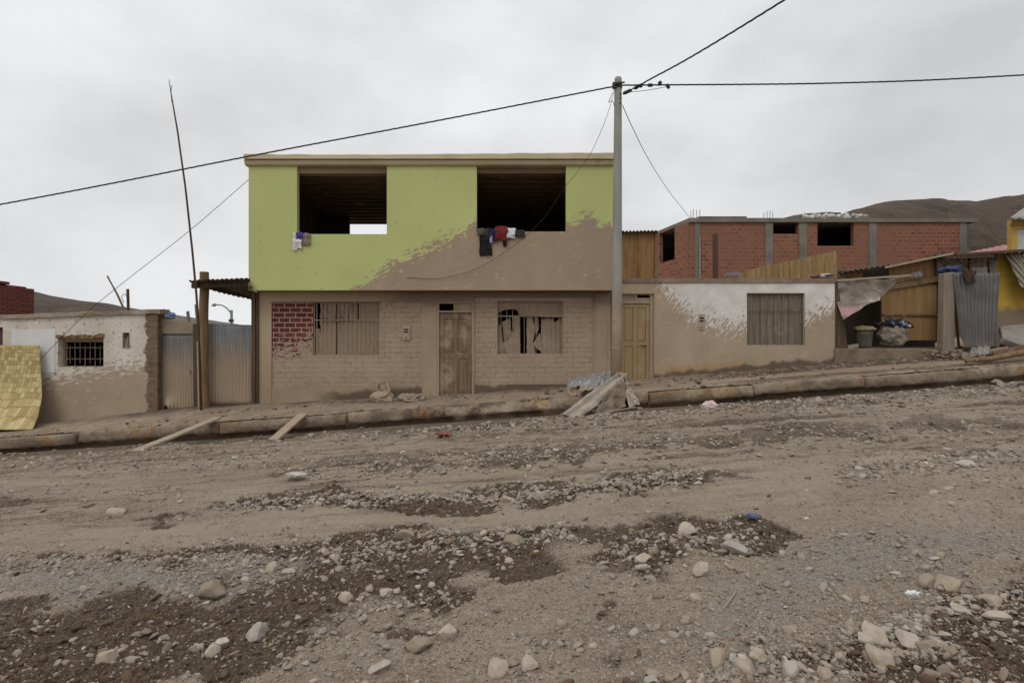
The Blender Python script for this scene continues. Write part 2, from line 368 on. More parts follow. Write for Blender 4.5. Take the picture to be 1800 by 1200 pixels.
def mat_road():
    t = NT('road_earth'); p = t.pos()
    mud, grey, trk, gut, berm = t.attr('mud'), t.attr('grey'), t.attr('track'), t.attr('gutter'), t.attr('berm')
    n1 = t.noise(1.2, 6, 0.6); n2 = t.noise(9, 6, 0.7); n3 = t.noise(60, 4, 0.75)
    dry = t.ramp(n1, [(0.3, (0.250, 0.198, 0.144)), (0.7, (0.385, 0.314, 0.238))])
    dry = t.mix(t.mr(n2, 0.4, 0.75, 0, 0.45), dry, (0.200, 0.148, 0.102))
    st = t.noise(1.0, 7, 0.68, t.mp(p, (0.45, 5.5, 1)))
    dry = t.mix(t.math('MULTIPLY', t.mr(st, 0.48, 0.62), t.mr(t.sep(p)[1], 4.0, 7.0, 0.30, 0.9)), dry, (0.150, 0.105, 0.068))
    dry = t.mix(t.math('MULTIPLY', trk, 0.45), dry, (0.385, 0.310, 0.228))
    gry = t.ramp(n2, [(0.3, (0.185, 0.166, 0.144)), (0.7, (0.320, 0.290, 0.252))])
    c = t.mix(t.math('MULTIPLY', grey, 0.8), dry, gry)
    wet = t.ramp(n2, [(0.3, (0.046, 0.027, 0.014)), (0.7, (0.118, 0.073, 0.041))])
    c = t.mix(t.mr(t.math('ADD', mud, t.math('MULTIPLY', t.math('SUBTRACT', n2, 0.5), 0.8)), 0.02, 0.95), c, wet)
    gm = t.ramp(t.noise(2.0, 5, 0.6, t.mp(p, (0.5, 2.2, 1))), [(0.3, (0.105, 0.073, 0.048)), (0.7, (0.215, 0.160, 0.112))])
    c = t.mix(gut, c, gm)
    # grit: every grain its own tone
    v = t.n('ShaderNodeTexVoronoi'); t.put(v.inputs['Vector'], p); v.inputs['Scale'].default_value = 75
    grain = t.math('MULTIPLY', t.mr(t.sep(v.outputs['Color'])[0], 0.45, 1.0, 0, 0.55), t.math('SUBTRACT', 1.0, t.math('MULTIPLY', t.math('MAXIMUM', mud, gut), 0.65)))
    c = t.mix(grain, c, (0.46, 0.385, 0.30))
    c = t.mix(t.mr(n3, 0.30, 0.45, 0.55, 0), c, (0.075, 0.055, 0.040))
    rough = t.mr(t.math('MULTIPLY', mud, t.mr(n1, 0.35, 0.6)), 0, 1, 0.95, 0.62)
    h = t.math('ADD', t.math('MULTIPLY', n3, 0.9), t.math('MULTIPLY', v.outputs['Distance'], -0.7))
    h = t.math('ADD', h, t.math('MULTIPLY', n2, 1.2))
    return t.done(c, rough, t.bump(h, 1.0, 0.024), spec=0.3)
M_ROAD = mat_road()
tag(link_mesh('road', road_me, M_ROAD, smooth=True), kind='structure')

# wide earth sheet to the horizon, under everything
gx = np.concatenate([-np.geomspace(5000, 30, 40), np.linspace(-28, 28, 57), np.geomspace(30, 5000, 40)])
gyy = np.concatenate([-np.geomspace(5000, 8, 30), [-5, 0, 6, 12.3, 12.9, 14.0, 14.6, 16, 20], np.geomspace(26, 6000, 40)])
AX, AY = np.meshgrid(gx, gyy); ax, ay = AX.ravel(), AY.ravel()
az = np.where(ay < 12.6, SL * np.clip(ax, -60, 60) - 0.5, zw(np.clip(ax, -29, 29)) - 0.05)
az = az + np.where(np.hypot(ax, ay) > 60, (fbm(ax / 60, ay / 60, 4, 5) - 0.5) * 2.0, 0) - np.where(ay > 40, 0.5, 0)
M_EARTH = simple('dry_earth', (0.17, 0.125, 0.085), (0.27, 0.21, 0.15), 0.3, 0.95, 0.3, local=False)
tag(link_mesh('ground', np_mesh('ground', np.stack([ax, ay, az], -1), grid_faces(len(gyy), len(gx))), M_EARTH, smooth=True), kind='structure')

# pavement slab and its kerb
px_ = np.arange(-24, 24, 0.045); py_ = np.linspace(YK + 0.16, 14.35, 44)
PX, PY = np.meshgrid(px_, py_); pxr, pyr = PX.ravel(), PY.ravel()
tt = np.clip((pyr - YK) / 1.75, 0, 1)
heap = sstep(0.55, 1.0, tt + (fbm(pxr * 0.7, pyr, 4, 15) - 0.5) * 0.6)          # silt banked against the walls
def pave_z(x, y):
    t_ = np.clip((y - YK) / 1.75, 0, 1)
    return zk(x) * (1 - t_) + zw(x) * t_
rightmud = sstep(3.3, 6.5, pxr)
pz = pave_z(pxr, pyr) + heap * 0.05 * (0.4 + fbm(pxr * 1.3, pyr * 1.3, 4, 25)) + (fbm(pxr * 4, pyr * 5, 4, 35) - 0.5) * (0.018 + 0.05 * rightmud * tt)
lefts = sstep(-6.6, -7.6, pxr)
pz = pz + lefts * 0.05 * sstep(0.35, 0.5, tt + (fbm(pxr * 1.1, pyr, 3, 55) - .5) * 0.3)
pave_me = np_mesh('pavement', np.stack([pxr, pyr, pz], -1), grid_faces(len(py_), len(px_)))
dampf = rightmud * sstep(0.10, 0.35, tt + (fbm(pxr * 1.1, pyr * 2, 4, 66) - .5) * .4); dampf = np.maximum(dampf, heap * (0.15 + 0.9 * rightmud + 0.8 * sstep(0.45, 0.6, fbm(pxr * 0.5, pyr, 4, 65)))); dampf = np.clip(dampf, 0, 1)
a = pave_me.attributes.new('damp', 'FLOAT', 'POINT'); a.data.foreach_set('value', dampf.astype(np.float32))
def mat_pave():
    t = NT('silted_pavement')
    c = t.ramp(t.noise(1.6, 6, 0.62), [(0.3, (0.20, 0.150, 0.105)), (0.7, (0.345, 0.272, 0.200))])
    c = t.mix(t.mr(t.noise(12, 5, 0.7), 0.46, 0.64, 0, 0.65), c, (0.150, 0.106, 0.072))
    c = t.mix(t.math('MULTIPLY', t.attr('damp'), t.mr(t.noise(5, 6, 0.7), 0.25, 0.55)), c, (0.085, 0.060, 0.042))
    c = t.mix(t.mr(t.noise(45, 3, 0.7), 0.66, 0.72, 0, 0.5), c, (0.36, 0.31, 0.25))
    return t.done(c, 0.93, t.bump(t.math('ADD', t.noise(26, 5, 0.7), t.math('MULTIPLY', t.noise(7, 5, 0.6), 1.5)), 0.6, 0.02))
tag(link_mesh('pavement', pave_me, mat_pave(), smooth=True), kind='structure')

kx = np.arange(-24, 24, 0.013); prof = []
er = fbm(kx * 1.1, 0 * kx, 5, 77); er2 = fbm(kx * 7, 0 * kx, 4, 78) - 0.5; er3 = fbm(kx * 7, 0 * kx + 9, 4, 79) - 0.5
slump = sstep(-1.9, -1.0, kx) * (1 - sstep(0.6, 1.5, kx)) * 0.8 + sstep(1.0, 1.25, kx) * (1 - sstep(1.55, 1.8, kx)) * 0.5
joint = np.zeros_like(kx)
for jx in (-15.3, -12.6, -9.35, -6.3, -3.55, 2.95, 5.2, 7.6, 10.1, 12.7, 15.2): joint = np.maximum(joint, np.exp(-((kx - jx) / 0.022) ** 2))
blk = np.searchsorted([-15.3, -12.6, -9.35, -6.3, -3.55, 2.95, 5.2, 7.6, 10.1, 12.7, 15.2], kx); boff = np.array([.0, .01, -.012, .02, -.01, .012, -.015, .015, -.008, .02, -.012, .01])[blk]
chip = np.clip(er - 0.50, 0, 1) * 2.4 + np.clip(fbm(kx * 3.7, 0 * kx + 4, 4, 81) - 0.60, 0, 1) * 2.0
zt = zk(kx) + boff * 0.8
ring = [(YK + 0.17, zt + 0.004 + er2 * 0.02), (YK + 0.02 + chip * 0.12 + slump * 0.06 + joint * 0.05, zt - 0.001 + er2 * 0.018 - slump * 0.05 - joint * 0.03),
        (YK + 0.002 + chip * 0.07 + joint * 0.07 + er2 * 0.02 + slump * 0.03, zt - 0.018 - chip * 0.05 - slump * 0.09 - joint * 0.03),
        (YK + joint * 0.10 + er3 * 0.045 - slump * 0.03, zt - 0.10 - chip * 0.04 - slump * 0.08), (YK + joint * 0.10 - er3 * 0.04 + er2 * 0.02 - slump * 0.05, zt - 0.18),
        (YK + joint * 0.06 + er2 * 0.03 - slump * 0.05, zt - 0.225 + er3 * 0.03), (YK + 0.035 + 0.12 * sstep(0.50, 0.62, fbm(kx * 0.8, 0 * kx + 6, 4, 83)) - slump * 0.10, zt - 0.25 + er3 * 0.04), (YK + 0.13 - slump * 0.14, zt - 0.42)]
kv = np.stack([np.stack([kx, p[0] + boff * 1.2, p[1]], -1) for p in ring], 1).reshape(-1, 3)
kerb_me = np_mesh('kerb', kv, grid_faces(len(kx), len(ring)))
def mat_kerb():
    t = NT('kerb_concrete'); x, y, z = t.sep(t.pos())
    c = t.ramp(t.noise(2.2, 6, 0.65), [(0.3, (0.205, 0.155, 0.108)), (0.7, (0.365, 0.290, 0.210))])
    och = t.math('MULTIPLY', t.mr(t.noise(0.9, 3, 0.5, t.mp(t.pos(), (1, 0.2, 0.2), loc=(3.3, 0, 0))), 0.52, 0.58), t.mr(t.noise(8, 6, 0.7), 0.45, 0.56))
    c = t.mix(t.math('MULTIPLY', och, 0.85), c, (0.34, 0.175, 0.045))
    dk = t.math('MULTIPLY', t.mr(x, -3.2, -1.6), t.mr(x, 0.2, 1.6, 1, 0))
    c = t.mix(t.math('MULTIPLY', t.mr(t.noise(2.6, 7, 0.7), 0.58, 0.40), t.math('ADD', 0.45, t.math('MULTIPLY', dk, 0.5))), c, (0.085, 0.058, 0.040))
    c = t.mix(t.mr(t.noise(30, 4, 0.7), 0.35, 0.48, 0.4, 0), c, (0.12, 0.085, 0.06))
    hz = t.math('SUBTRACT', t.math('SUBTRACT', z, t.math('MULTIPLY', x, SL)), 0.315)          # height over the kerb's top edge: mud splashed up from the gutter
    c = t.mix(t.math('MULTIPLY', t.mr(t.math('ADD', hz, t.math('MULTIPLY', t.math('SUBTRACT', t.noise(1.7, 6, 0.7), 0.5), 0.60)), -0.12, -0.22), 0.62), c, (0.095, 0.064, 0.042))
    return t.done(c, 0.92, t.bump(t.math('ADD', t.math('MULTIPLY', t.noise(9, 6, 0.75), 2.0), t.noise(60, 3, 0.7)), 0.8, 0.022))
M_KERB = mat_kerb()
tag(link_mesh('kerb', kerb_me, M_KERB, smooth=True), kind='structure')

# ================================================================== stones
def ico(sub):
    bm = bmesh.new(); bmesh.ops.create_icosphere(bm, subdivisions=sub, radius=1.0)
    v = np.array([q.co[:] for q in bm.verts]); f = np.array([[q.index for q in p.verts] for p in bm.faces]); bm.free(); return v, f
def rock_verts(sub, seed, angular=0.5):
    v, f = ico(sub); r = np.random.default_rng(seed); v = v.copy()
    for k in range(int(6 + 8 * angular)):                       # split faces
        nrm = r.normal(size=3); nrm /= np.linalg.norm(nrm); d = r.uniform(0.42, 0.80) + (1 - angular) * 0.20
        h = v @ nrm; over = np.maximum(h - d, 0); v -= np.outer(over * (0.72 + 0.28 * angular), nrm)
    off = np.array([mnoise.noise(Vector(q * 1.6 + seed)) for q in v]) * 0.09 + np.array([mnoise.noise(Vector(q * 5 + seed)) for q in v]) * 0.028
    v *= (1 + off)[:, None]
    v *= np.array([1.0, r.uniform(0.7, 0.95), r.uniform(0.55, 0.8)])
    return v / np.abs(v[:, 0]).max(), f
def mat_stone(name, island=False, k=1.0):
    t = NT(name); r = t.island() if island else t.rnd(); v = t.pos()
    c = t.ramp(r, [(0.0, (0.155, 0.120, 0.088)), (0.3, (0.262, 0.212, 0.160)), (0.6, (0.315, 0.268, 0.214)), (0.85, (0.245, 0.226, 0.202)), (1.0, (0.405, 0.355, 0.292))])
    c = t.mix(t.mr(t.noise(22, 5, 0.7, v), 0.4, 0.7, 0, 0.5), t.mix(1.0, c, (k, k, k), 'MULTIPLY'), (0.25, 0.195, 0.142))
    c = t.mix(t.mr(t.noise(9, 5, 0.65, v), 0.52, 0.7, 0, 0.4), c, (0.17, 0.125, 0.088))
    return t.done(c, 0.9, t.bump(t.math('ADD', t.noise(40, 6, 0.7, v), t.noise(130, 3, 0.7, v)), 0.45, 0.008))
M_STONE = mat_stone('river_stone', k=1.3); M_GRAVEL = mat_stone('gravel_stone', True)
ROCKS = []
for k in range(14):
    v, f = rock_verts(4, 100 + k, 0.45 + 0.045 * k)
    ROCKS.append(np_mesh('stone', v, f))
    ROCKS[-1].materials.append(M_STONE); ROCKS[-1].polygons.foreach_set('use_smooth', [True] * len(ROCKS[-1].polygons))
G_STONES = 'stones lying on the muddy road'
COMMON = 'small grey-brown stone among the many scattered over the muddy road'
def stone(u, v, rpx, asp=0.8, rot=None, label=None, cat='stone', k=None):
    x, y = to_xy(np.array([float(u)]), np.array([float(v)])); 
    z = float(ground_z(x, y)[0]); x = float(x[0]); y = float(y[0]); r = rpx / F * y
    k = random.randrange(14) if k is None else k
    o = bpy.data.objects.new('stone', ROCKS[k]); COL.objects.link(o)
    o.scale = (r, r * random.uniform(0.8, 1.0), r * asp * 1.15)
    o.rotation_euler = (random.uniform(-0.35, 0.35), random.uniform(-0.35, 0.35), random.uniform(0, 6.28) if rot is None else rot)
    o.location = (x, y, z + r * asp * 0.26)
    return tag(o, label or COMMON, cat, G_STONES)
NOTABLE = [
 (735,1135,27,.75,'pale rounded boulder-like stone in the lower middle of the road'),
 (785,1118,18,1.2,'upright pale stone just right of the pale rounded one in the lower middle'),
 (666,1174,24,.65,'smooth flat oval stone near the bottom edge, below the pale rounded one'),
 (875,1176,25,1.0,'angular pale split stone at the bottom middle of the road'),
 (926,1172,21,.85,'blunt pale stone beside the angular split stone at the bottom middle'),
 (452,1110,25,.9,'smooth egg-shaped stone at the edge of the dark wet mud'),
 (375,1042,32,.85,'largest angular slab of pale stone on the grey gravel strip'),
 (187,1150,22,.85,'flat-faced grey stone tilted in the dark mud at lower left'),
 (372,1146,16,1.0,'round bluish grey stone beside a square one in the dark mud'),
 (386,1130,15,1.15,'square-edged bluish grey stone leaning on a round one in the mud'),
 (352,1134,10,1.0,'small dark rounded stone left of the pair of bluish grey stones'),
 (610,1052,19,.85,'pale lumpy stone lying on the rim of the wet mud left of centre'),
 (680,1048,12,1.0,'small pale knob of stone right of the lumpy stone on the mud rim'),
 (1132,1000,17,.8,'brown rounded stone under the pale jagged one by the mud patch'),
 (1130,985,17,.9,'pale jagged stone perched behind a brown rounded one by the mud patch'),
 (1235,1008,21,.9,'squarish pale stone standing alone in front of the right hand mud patch'),
 (1292,966,24,.85,'large smooth pale stone at the right end of the mud patch'),
 (1268,974,17,.7,'low brown stone touching the large smooth pale one at the mud patch'),
 (1205,932,24,.8,'broad pale stone half sunk in the dark mud right of centre'),
 (903,950,27,.65,'wide low pale stone in the row of rubble at mid road'),
 (857,948,14,.6,'flat oblong stone in the row of rubble at mid road'),
 (712,948,22,.6,'broad flat stone at the left end of the row of rubble at mid road'),
 (947,874,14,1.0,'upright pale stone on the narrow ridge of gravel at mid road'),
 (890,875,17,.6,'ochre block of stone on the narrow ridge of gravel at mid road'),
 (207,902,22,.5,'lone flat brown stone on the smooth dry track at left'),
 (1222,1056,12,.8,'small round stone alone on the dry gravel near the thin stick'),
 (1537,1137,28,.9,'biggest rounded stone in the heap at the lower right'),
 (1597,1136,29,.8,'grey broken stone with sharp edges in the heap at the lower right'),
 (1630,1148,22,.9,'reddish rounded stone at the right end of the heap at the lower right'),
 (1548,1168,29,.75,'long leaning stone at the front of the heap at the lower right'),
 (1553,1120,20,.8,'grey stone behind the biggest one in the heap at the lower right'),
 (1388,1192,22,1.0,'tall pale stone at the bottom edge below the heap of rubble'),
 (1258,1168,25,.9,'pale blocky stone at the bottom edge, left of the rubble'),
 (1306,1190,28,.85,'large pale stone cut by the bottom edge of the road'),
 (1334,1175,19,.8,'rounded stone behind the large pale one at the bottom edge'),
 (1668,1046,27,.85,'pale faceted stone at the head of the stone row at right'),
 (1628,1040,20,.7,'dark smooth stone left of the pale faceted one at right'),
 (1700,1062,14,.8,'middle-sized stone between the pale faceted one and the row at right'),
 (1742,1068,22,.75,'grey flat stone in the row beside the dark mud at right'),
 (1752,1090,24,.6,'long low stone nearest the dark mud in the row at right'),
 (1690,1076,20,.6,'low brown stone under the row beside the dark mud at right'),
 (1695,822,18,.6,'pale oval stone in the small cluster on the far right of the track'),
 (1622,810,18,.5,'flat grey stone left of the small cluster on the far right of the track'),
 (480,1000,16,.9,'pale chunky stone right of the largest angular slab'),
 (508,1004,14,.9,'split pale stone beside the chunky one right of the largest slab'),
]
for n_, q in enumerate(NOTABLE): stone(q[0], q[1], q[2], q[3], None, q[4], k=(n_ * 5 + 3) % 14)
def band(n, u0, v0, u1, v1, wv, r0, r1):
    for _ in range(n):
        t_ = random.random(); u = u0 + (u1 - u0) * t_ + random.gauss(0, 12); v = v0 + (v1 - v0) * t_ + random.gauss(0, wv)
        stone(u, min(v, 1215), r0 * (r1 / r0) ** (random.random() ** 1.8), random.uniform(0.5, 1.0))
band(30, 1380, 1170, 1680, 1150, 26, 7, 20); band(14, 1640, 1040, 1800, 1100, 22, 7, 17); band(18, 1130, 1196, 1480, 1160, 16, 7, 17)
band(22, 560, 975, 960, 945, 16, 5, 13); band(18, 1090, 985, 1330, 935, 24, 5, 13); band(26, 420, 886, 880, 868, 6, 4, 9)
band(16, 880, 868, 1250, 838, 9, 4, 10); band(12, 320, 1080, 560, 1090, 25, 4, 11); band(12, 600, 1060, 780, 1040, 14, 5, 12)
band(12, 1580, 820, 1800, 800, 10, 4, 10); band(16, 400, 1010, 560, 970, 22, 5, 12); band(14, 100, 1180, 420, 1100, 30, 4, 9)
band(12, 640, 1185, 1200, 1150, 30, 4, 9); band(14, 640, 800, 1000, 800, 14, 3, 8); band(12, 330, 800, 560, 800, 12, 3, 8); band(6, 1400, 920, 1700, 880, 50, 5, 10)

def rots(n):
    a = rng.uniform(0, 2 * np.pi, n); b = rng.normal(0, 0.5, n); c = rng.normal(0, 0.5, n)
    ca, sa, cb, sb, cc, sc_ = np.cos(a), np.sin(a), np.cos(b), np.sin(b), np.cos(c), np.sin(c)
    z = np.zeros(n); o = np.ones(n)
    A = np.stack([ca, -sa, z, sa, ca, z, z, z, o], -1).reshape(-1, 3, 3)
    B = np.stack([o, z, z, z, cb, -sb, z, sb, cb], -1).reshape(-1, 3, 3)
    C = np.stack([cc, z, sc_, z, o, z, -sc_, z, cc], -1).reshape(-1, 3, 3)
    return A @ B @ C
def scatter(name, temps, pos, size, mat, sink=0.15):
    V, Fc, base = [], [], 0
    which = rng.integers(0, len(temps), len(pos))
    for k, (tv, tf) in enumerate(temps):
        q = which == k; n = int(q.sum())
        if not n: continue
        s = size[q][:, None] * np.stack([np.ones(n), rng.uniform(.7, 1, n), rng.uniform(.5, .9, n)], -1)
        vv = np.einsum('nij,nvj->nvi', rots(n), tv[None] * s[:, None, :]) + pos[q][:, None, :]
        vv[:, :, 2] += (size[q] * (0.35 - sink))[:, None]
        V.append(vv.reshape(-1, 3)); Fc.append((tf[None] + (np.arange(n) * len(tv))[:, None, None]).reshape(-1, 3) + base); base += n * len(tv)
    return link_mesh(name, np_mesh(name, np.concatenate(V), np.concatenate(Fc)), mat)
T_S = [rock_verts(1, 300 + k, 0.5) for k in range(6)]; T_M = [rock_verts(2, 320 + k, 0.85) for k in range(8)]
def sample(n, lo, hi, u0=-350, u1=2150, v0=742, v1=1420, power=1.0, dens=None):
    u = rng.uniform(u0, u1, n); v = v0 + (v1 - v0) * rng.random(n) ** power
    x, y = to_xy(u, v); ok = (y < 10.95) & (y > 1.1) & (np.abs(x) < 22); u, v, x, y = u[ok], v[ok], x[ok], y[ok]
    F_ = ground_fields(x, y)
    p = dens(F_); keep = rng.random(len(x)) < p
    x, y = x[keep], y[keep]; F_ = tuple(a[keep] for a in F_)
    s = lo * (hi / lo) ** (rng.random(len(x)) ** 2.2)
    return np.stack([x, y, ground_z(x, y, F_)], -1), s
def clump(x, y, a=0.44, b=0.60): return 0.10 + 1.25 * sstep(a, b, fbm(x * 2.6, y * 3.8, 4, 130))
dn1 = lambda f: np.clip(0.32 + 0.9 * f[2] + 0.30 * f[1] - 0.22 * f[3] - 0.16 * f[0], 0.03, 1)
dn2 = lambda f: np.clip(0.13 + 1.2 * f[2] + 0.02 * f[0] + 0.10 * f[1] - 0.22 * f[3], 0.012, 1)
p1_, s1_ = sample(150000, 0.0035, 0.016, dens=dn1)
p2_, s2_ = sample(72000, 0.009, 0.042, dens=dn2)
p3_, s3_ = sample(60000, 0.012, 0.045, v0=700, v1=860, dens=lambda f: np.clip(0.075 + 0.9 * f[2] + 0.04 * f[0] - 0.10 * f[3] - f[4], 0.03, 1))
kk = rng.random(len(p2_)) < clump(p2_[:, 0], p2_[:, 1]); p2_, s2_ = p2_[kk], s2_[kk]
kk = rng.random(len(p3_)) < 0.15 + 1.2 * sstep(0.46, 0.62, fbm(p3_[:, 0] * 0.7, p3_[:, 1] * 5.0, 4, 140)); p3_, s3_ = p3_[kk], s3_[kk]
# the gravel bank along the gutter
n_ = 11000; bx = rng.uniform(-20, 20, n_); by = 10.55 + rng.normal(0, 0.26, n_) + (fbm(bx * 0.9, 0 * bx, 4, 51) - 0.5) * 0.3
kb = rng.random(n_) < 0.25 + 0.75 * sstep(-6, 2, bx); bx, by = bx[kb], by[kb]
p4_ = np.stack([bx, by, ground_z(bx, by)], -1); s4_ = 0.012 * (0.07 / 0.012) ** (rng.random(len(bx)) ** 2.0)
P6, S6 = [], []
for (u0, v0, u1, v1, wv, cnt, lo, hi) in [(390, 889, 830, 872, 6, 900, .014, .05), (830, 872, 1010, 860, 7, 380, .014, .055), (1010, 858, 1220, 834, 9, 420, .014, .055), (560, 985, 760, 950, 15, 420, .010, .040), (760, 952, 1010, 936, 12, 520, .010, .042),
        (1060, 975, 1340, 925, 20, 420, .010, .036), (0, 990, 300, 978, 9, 420, .010, .035), (300, 978, 560, 955, 13, 420, .010, .035), (1250, 1192, 1560, 1140, 20, 620, .008, .030), (1560, 1140, 1700, 1060, 26, 480, .008, .030), (1640, 1050, 1840, 1095, 18, 300, .008, .028),
        (60, 822, 560, 806, 9, 420, .014, .055), (540, 832, 1000, 796, 12, 620, .014, .055), (1000, 796, 1780, 752, 14, 700, .014, .06), (1480, 830, 1840, 806, 10, 380, .014, .055), (-40, 870, 330, 862, 12, 160, .014, .05), (620, 1075, 800, 1040, 16, 160, .008, .03), (250, 1000, 560, 1010, 14, 300, .008, .03), (1000, 745, 1800, 700, 14, 700, .014, .05)]:
    t_ = rng.random(cnt); u_ = u0 + (u1 - u0) * t_ + rng.normal(0, 14, cnt); v_ = v0 + (v1 - v0) * t_ + rng.normal(0, wv, cnt)
    x_, y_ = to_xy(u_, np.minimum(v_, 1300)); ok = y_ < 10.9; x_, y_ = x_[ok], y_[ok]
    P6.append(np.stack([x_, y_, ground_z(x_, y_)], -1)); S6.append(lo * (hi / lo) ** (rng.random(len(x_)) ** 2.0))
big = np.concatenate([p2_, p3_, p4_] + P6); bs = np.concatenate([s2_, s3_, s4_] + S6)
g1 = tag(scatter('gravel', T_S, p1_, s1_, M_GRAVEL), 'loose grit and pebbles strewn over the muddy road', 'gravel', kind='stuff')
g2 = tag(scatter('gravel', T_M, big, bs, M_GRAVEL), 'coarse gravel banked along the gutter and ridges of the road', 'gravel', kind='stuff')
M_WET = simple('wet_mud_clod', (0.045, 0.029, 0.018), (0.125, 0.084, 0.054), 14, 0.85, 0.4, local=False)
p5_, s5_ = sample(34000, 0.006, 0.045, dens=lambda f: np.clip(f[0] * 0.6 - 0.05, 0, 1) * (1 - f[4]))
tag(scatter('mud_clods', T_M, p5_, s5_, M_WET, sink=0.30), 'crumbling clods of dark wet mud on the road', 'mud', kind='stuff')
print('gravel', len(p1_), len(big), len(p5_))
n_ = 2600; bx = rng.uniform(-15, 15, n_); by = np.where(rng.random(n_) < .5, 12.32 + np.abs(rng.normal(0, .12, n_)), 12.12 - np.abs(rng.normal(0, .22, n_))); kb = rng.random(n_) < sstep(.40, .62, fbm(bx * 1.3, 0 * bx, 4, 88)) * .9 + .05; bx, by = bx[kb], by[kb]
tag(scatter('silt_clods', T_M, np.stack([bx, by, np.where(by > 12.2, pave_z(bx, by) + .004, ground_z(bx, by))], -1), .010 * (.075 / .010) ** (rng.random(len(bx)) ** 2.2), simple('silt_clod', (.14, .10, .068), (.30, .235, .17), 9, .95, .3, local=False)), 'silt clods crumbled along the kerb edge and gutter', 'silt', kind='stuff')
# rubble and clods on the pavement
n_ = 5200; bx = rng.uniform(-14, 15, n_); by = 13.95 - np.abs(rng.normal(0, 0.45, n_)); kb = (by > 12.3) & (rng.random(n_) < 0.25 + 0.75 * sstep(2.5, 6.5, bx) + 0.5 * sstep(-5, -7.5, bx)); bx, by = bx[kb], by[kb]
M_CLOD = simple('dried_clod', (0.11, 0.078, 0.053), (0.27, 0.21, 0.15), 12, 0.95, 0.3, local=False)
tag(scatter('rubble', T_M, np.stack([bx, by, pave_z(bx, by) + 0.02], -1), 0.012 * (0.075 / 0.012) ** (rng.random(len(bx)) ** 2.4), M_CLOD), 'mud clods and small rubble along the foot of the walls', 'rubble', kind='stuff')

# ================================================================== materials of the buildings
DU, DW, DH = 13.5, 13.95, 14.0           # upper storey front, ground storey front, low house front
def pz(pts, d): return [(X(a, d), Z(b, d)) for a, b in pts]

def mat_green():
    t = NT('lime_plaster_splashed')
    pts = pz([(400,640),(560,560),(640,512),(680,485),(720,462),(780,432),(838,404),(880,402),(995,404),(1012,398),(1035,385),(1052,398),(1078,410)], DU)
    m, d = splash(t, pts, Z(660, DU), Z(360, DU), soft=0.05, amp=0.26, fleck=0.45, rot=0.42, fsc=15, nsc=2.2)
    g = t.ramp(t.noise(0.8, 5, 0.55), [(0.3, (0.415, 0.450, 0.178)), (0.7, (0.470, 0.500, 0.205))])
    g = t.mix(t.mr(t.noise(3, 7, 0.7, t.mp(t.pos(), (1, 1, 0.25))), 0.52, 0.75, 0, 0.45), g, (0.42, 0.41, 0.19))
    g = t.mix(t.mr(t.noise(0.5, 3, 0.5, t.mp(t.pos(), (1.5, 1, 0.5))), 0.5, 0.62, 0, 0.25), g, (0.45, 0.445, 0.19))
    c = t.mix(m, g, mudcol(t, (0.330, 0.250, 0.182), (0.285, 0.214, 0.152)))
    return t.done(c, 0.88, t.bump(t.math('ADD', t.noise(38, 5, 0.7), t.math('MULTIPLY', m, 1.2)), 0.25, 0.008))
def mat_cornice():
    t = NT('muddy_cornice')
    c = t.ramp(t.noise(1.1, 6, 0.62, t.mp(t.pos(), (1, 1, 3))), [(0.3, (0.40, 0.335, 0.215)), (0.7, (0.52, 0.45, 0.305))])
    c = t.mix(t.mr(t.noise(6, 5, 0.7, t.mp(t.pos(), (1, 1, 0.3))), 0.58, 0.75, 0, 0.5), c, (0.19, 0.135, 0.085))
    return t.done(c, 0.9, t.bump(t.noise(30, 5, 0.7), 0.3, 0.01))
def mat_frame():
    t = NT('silted_plaster'); x, y, z = t.sep(t.pos())
    c = mudcol(t, (0.340, 0.262, 0.180), (0.265, 0.200, 0.134))
    cream = t.math('MULTIPLY', t.mr(x, -3.0, -5.9), t.mr(t.math('ADD', z, t.math('MULTIPLY', t.noise(3, 6, 0.65), 0.8)), 1.2, 2.4))
    c = t.mix(t.math('MULTIPLY', cream, 0.65), c, (0.45, 0.365, 0.235))
    wet = t.math('MULTIPLY', t.mr(t.math('ADD', z, t.math('MULTIPLY', t.noise(2.2, 5, 0.6), 0.5)), 2.62, 2.95), t.mr(t.math('ADD', x, t.math('MULTIPLY', z, 0.0)), -3.6, -2.3))
    c = t.mix(t.math('MULTIPLY', wet, 0.72), c, (0.155, 0.108, 0.070))
    c = t.mix(t.mr(t.noise(24, 3, 0.6), 0.66, 0.72, 0, 0.35), c, (0.45, 0.38, 0.28))
    return t.done(c, 0.9, t.bump(t.math('ADD', t.noise(30, 5, 0.7), t.math('MULTIPLY', t.noise(3, 4, 0.6), 1.2)), 0.3, 0.01))
def brick_tex(t, vec, c1, c2, mort, bw, bh, ms=0.012, sq=0.5):
    n = t.n('ShaderNodeTexBrick'); n.offset = sq
    t.put(n.inputs['Vector'], vec); t.put(n.inputs['Color1'], c1); t.put(n.inputs['Color2'], c2); t.put(n.inputs['Mortar'], mort)
    n.inputs['Scale'].default_value = 1.0; n.inputs['Mortar Size'].default_value = ms; n.inputs['Mortar Smooth'].default_value = 0.15
    n.inputs['Bias'].default_value = 0.0; n.inputs['Brick Width'].default_value = bw; n.inputs['Row Height'].default_value = bh
    return n
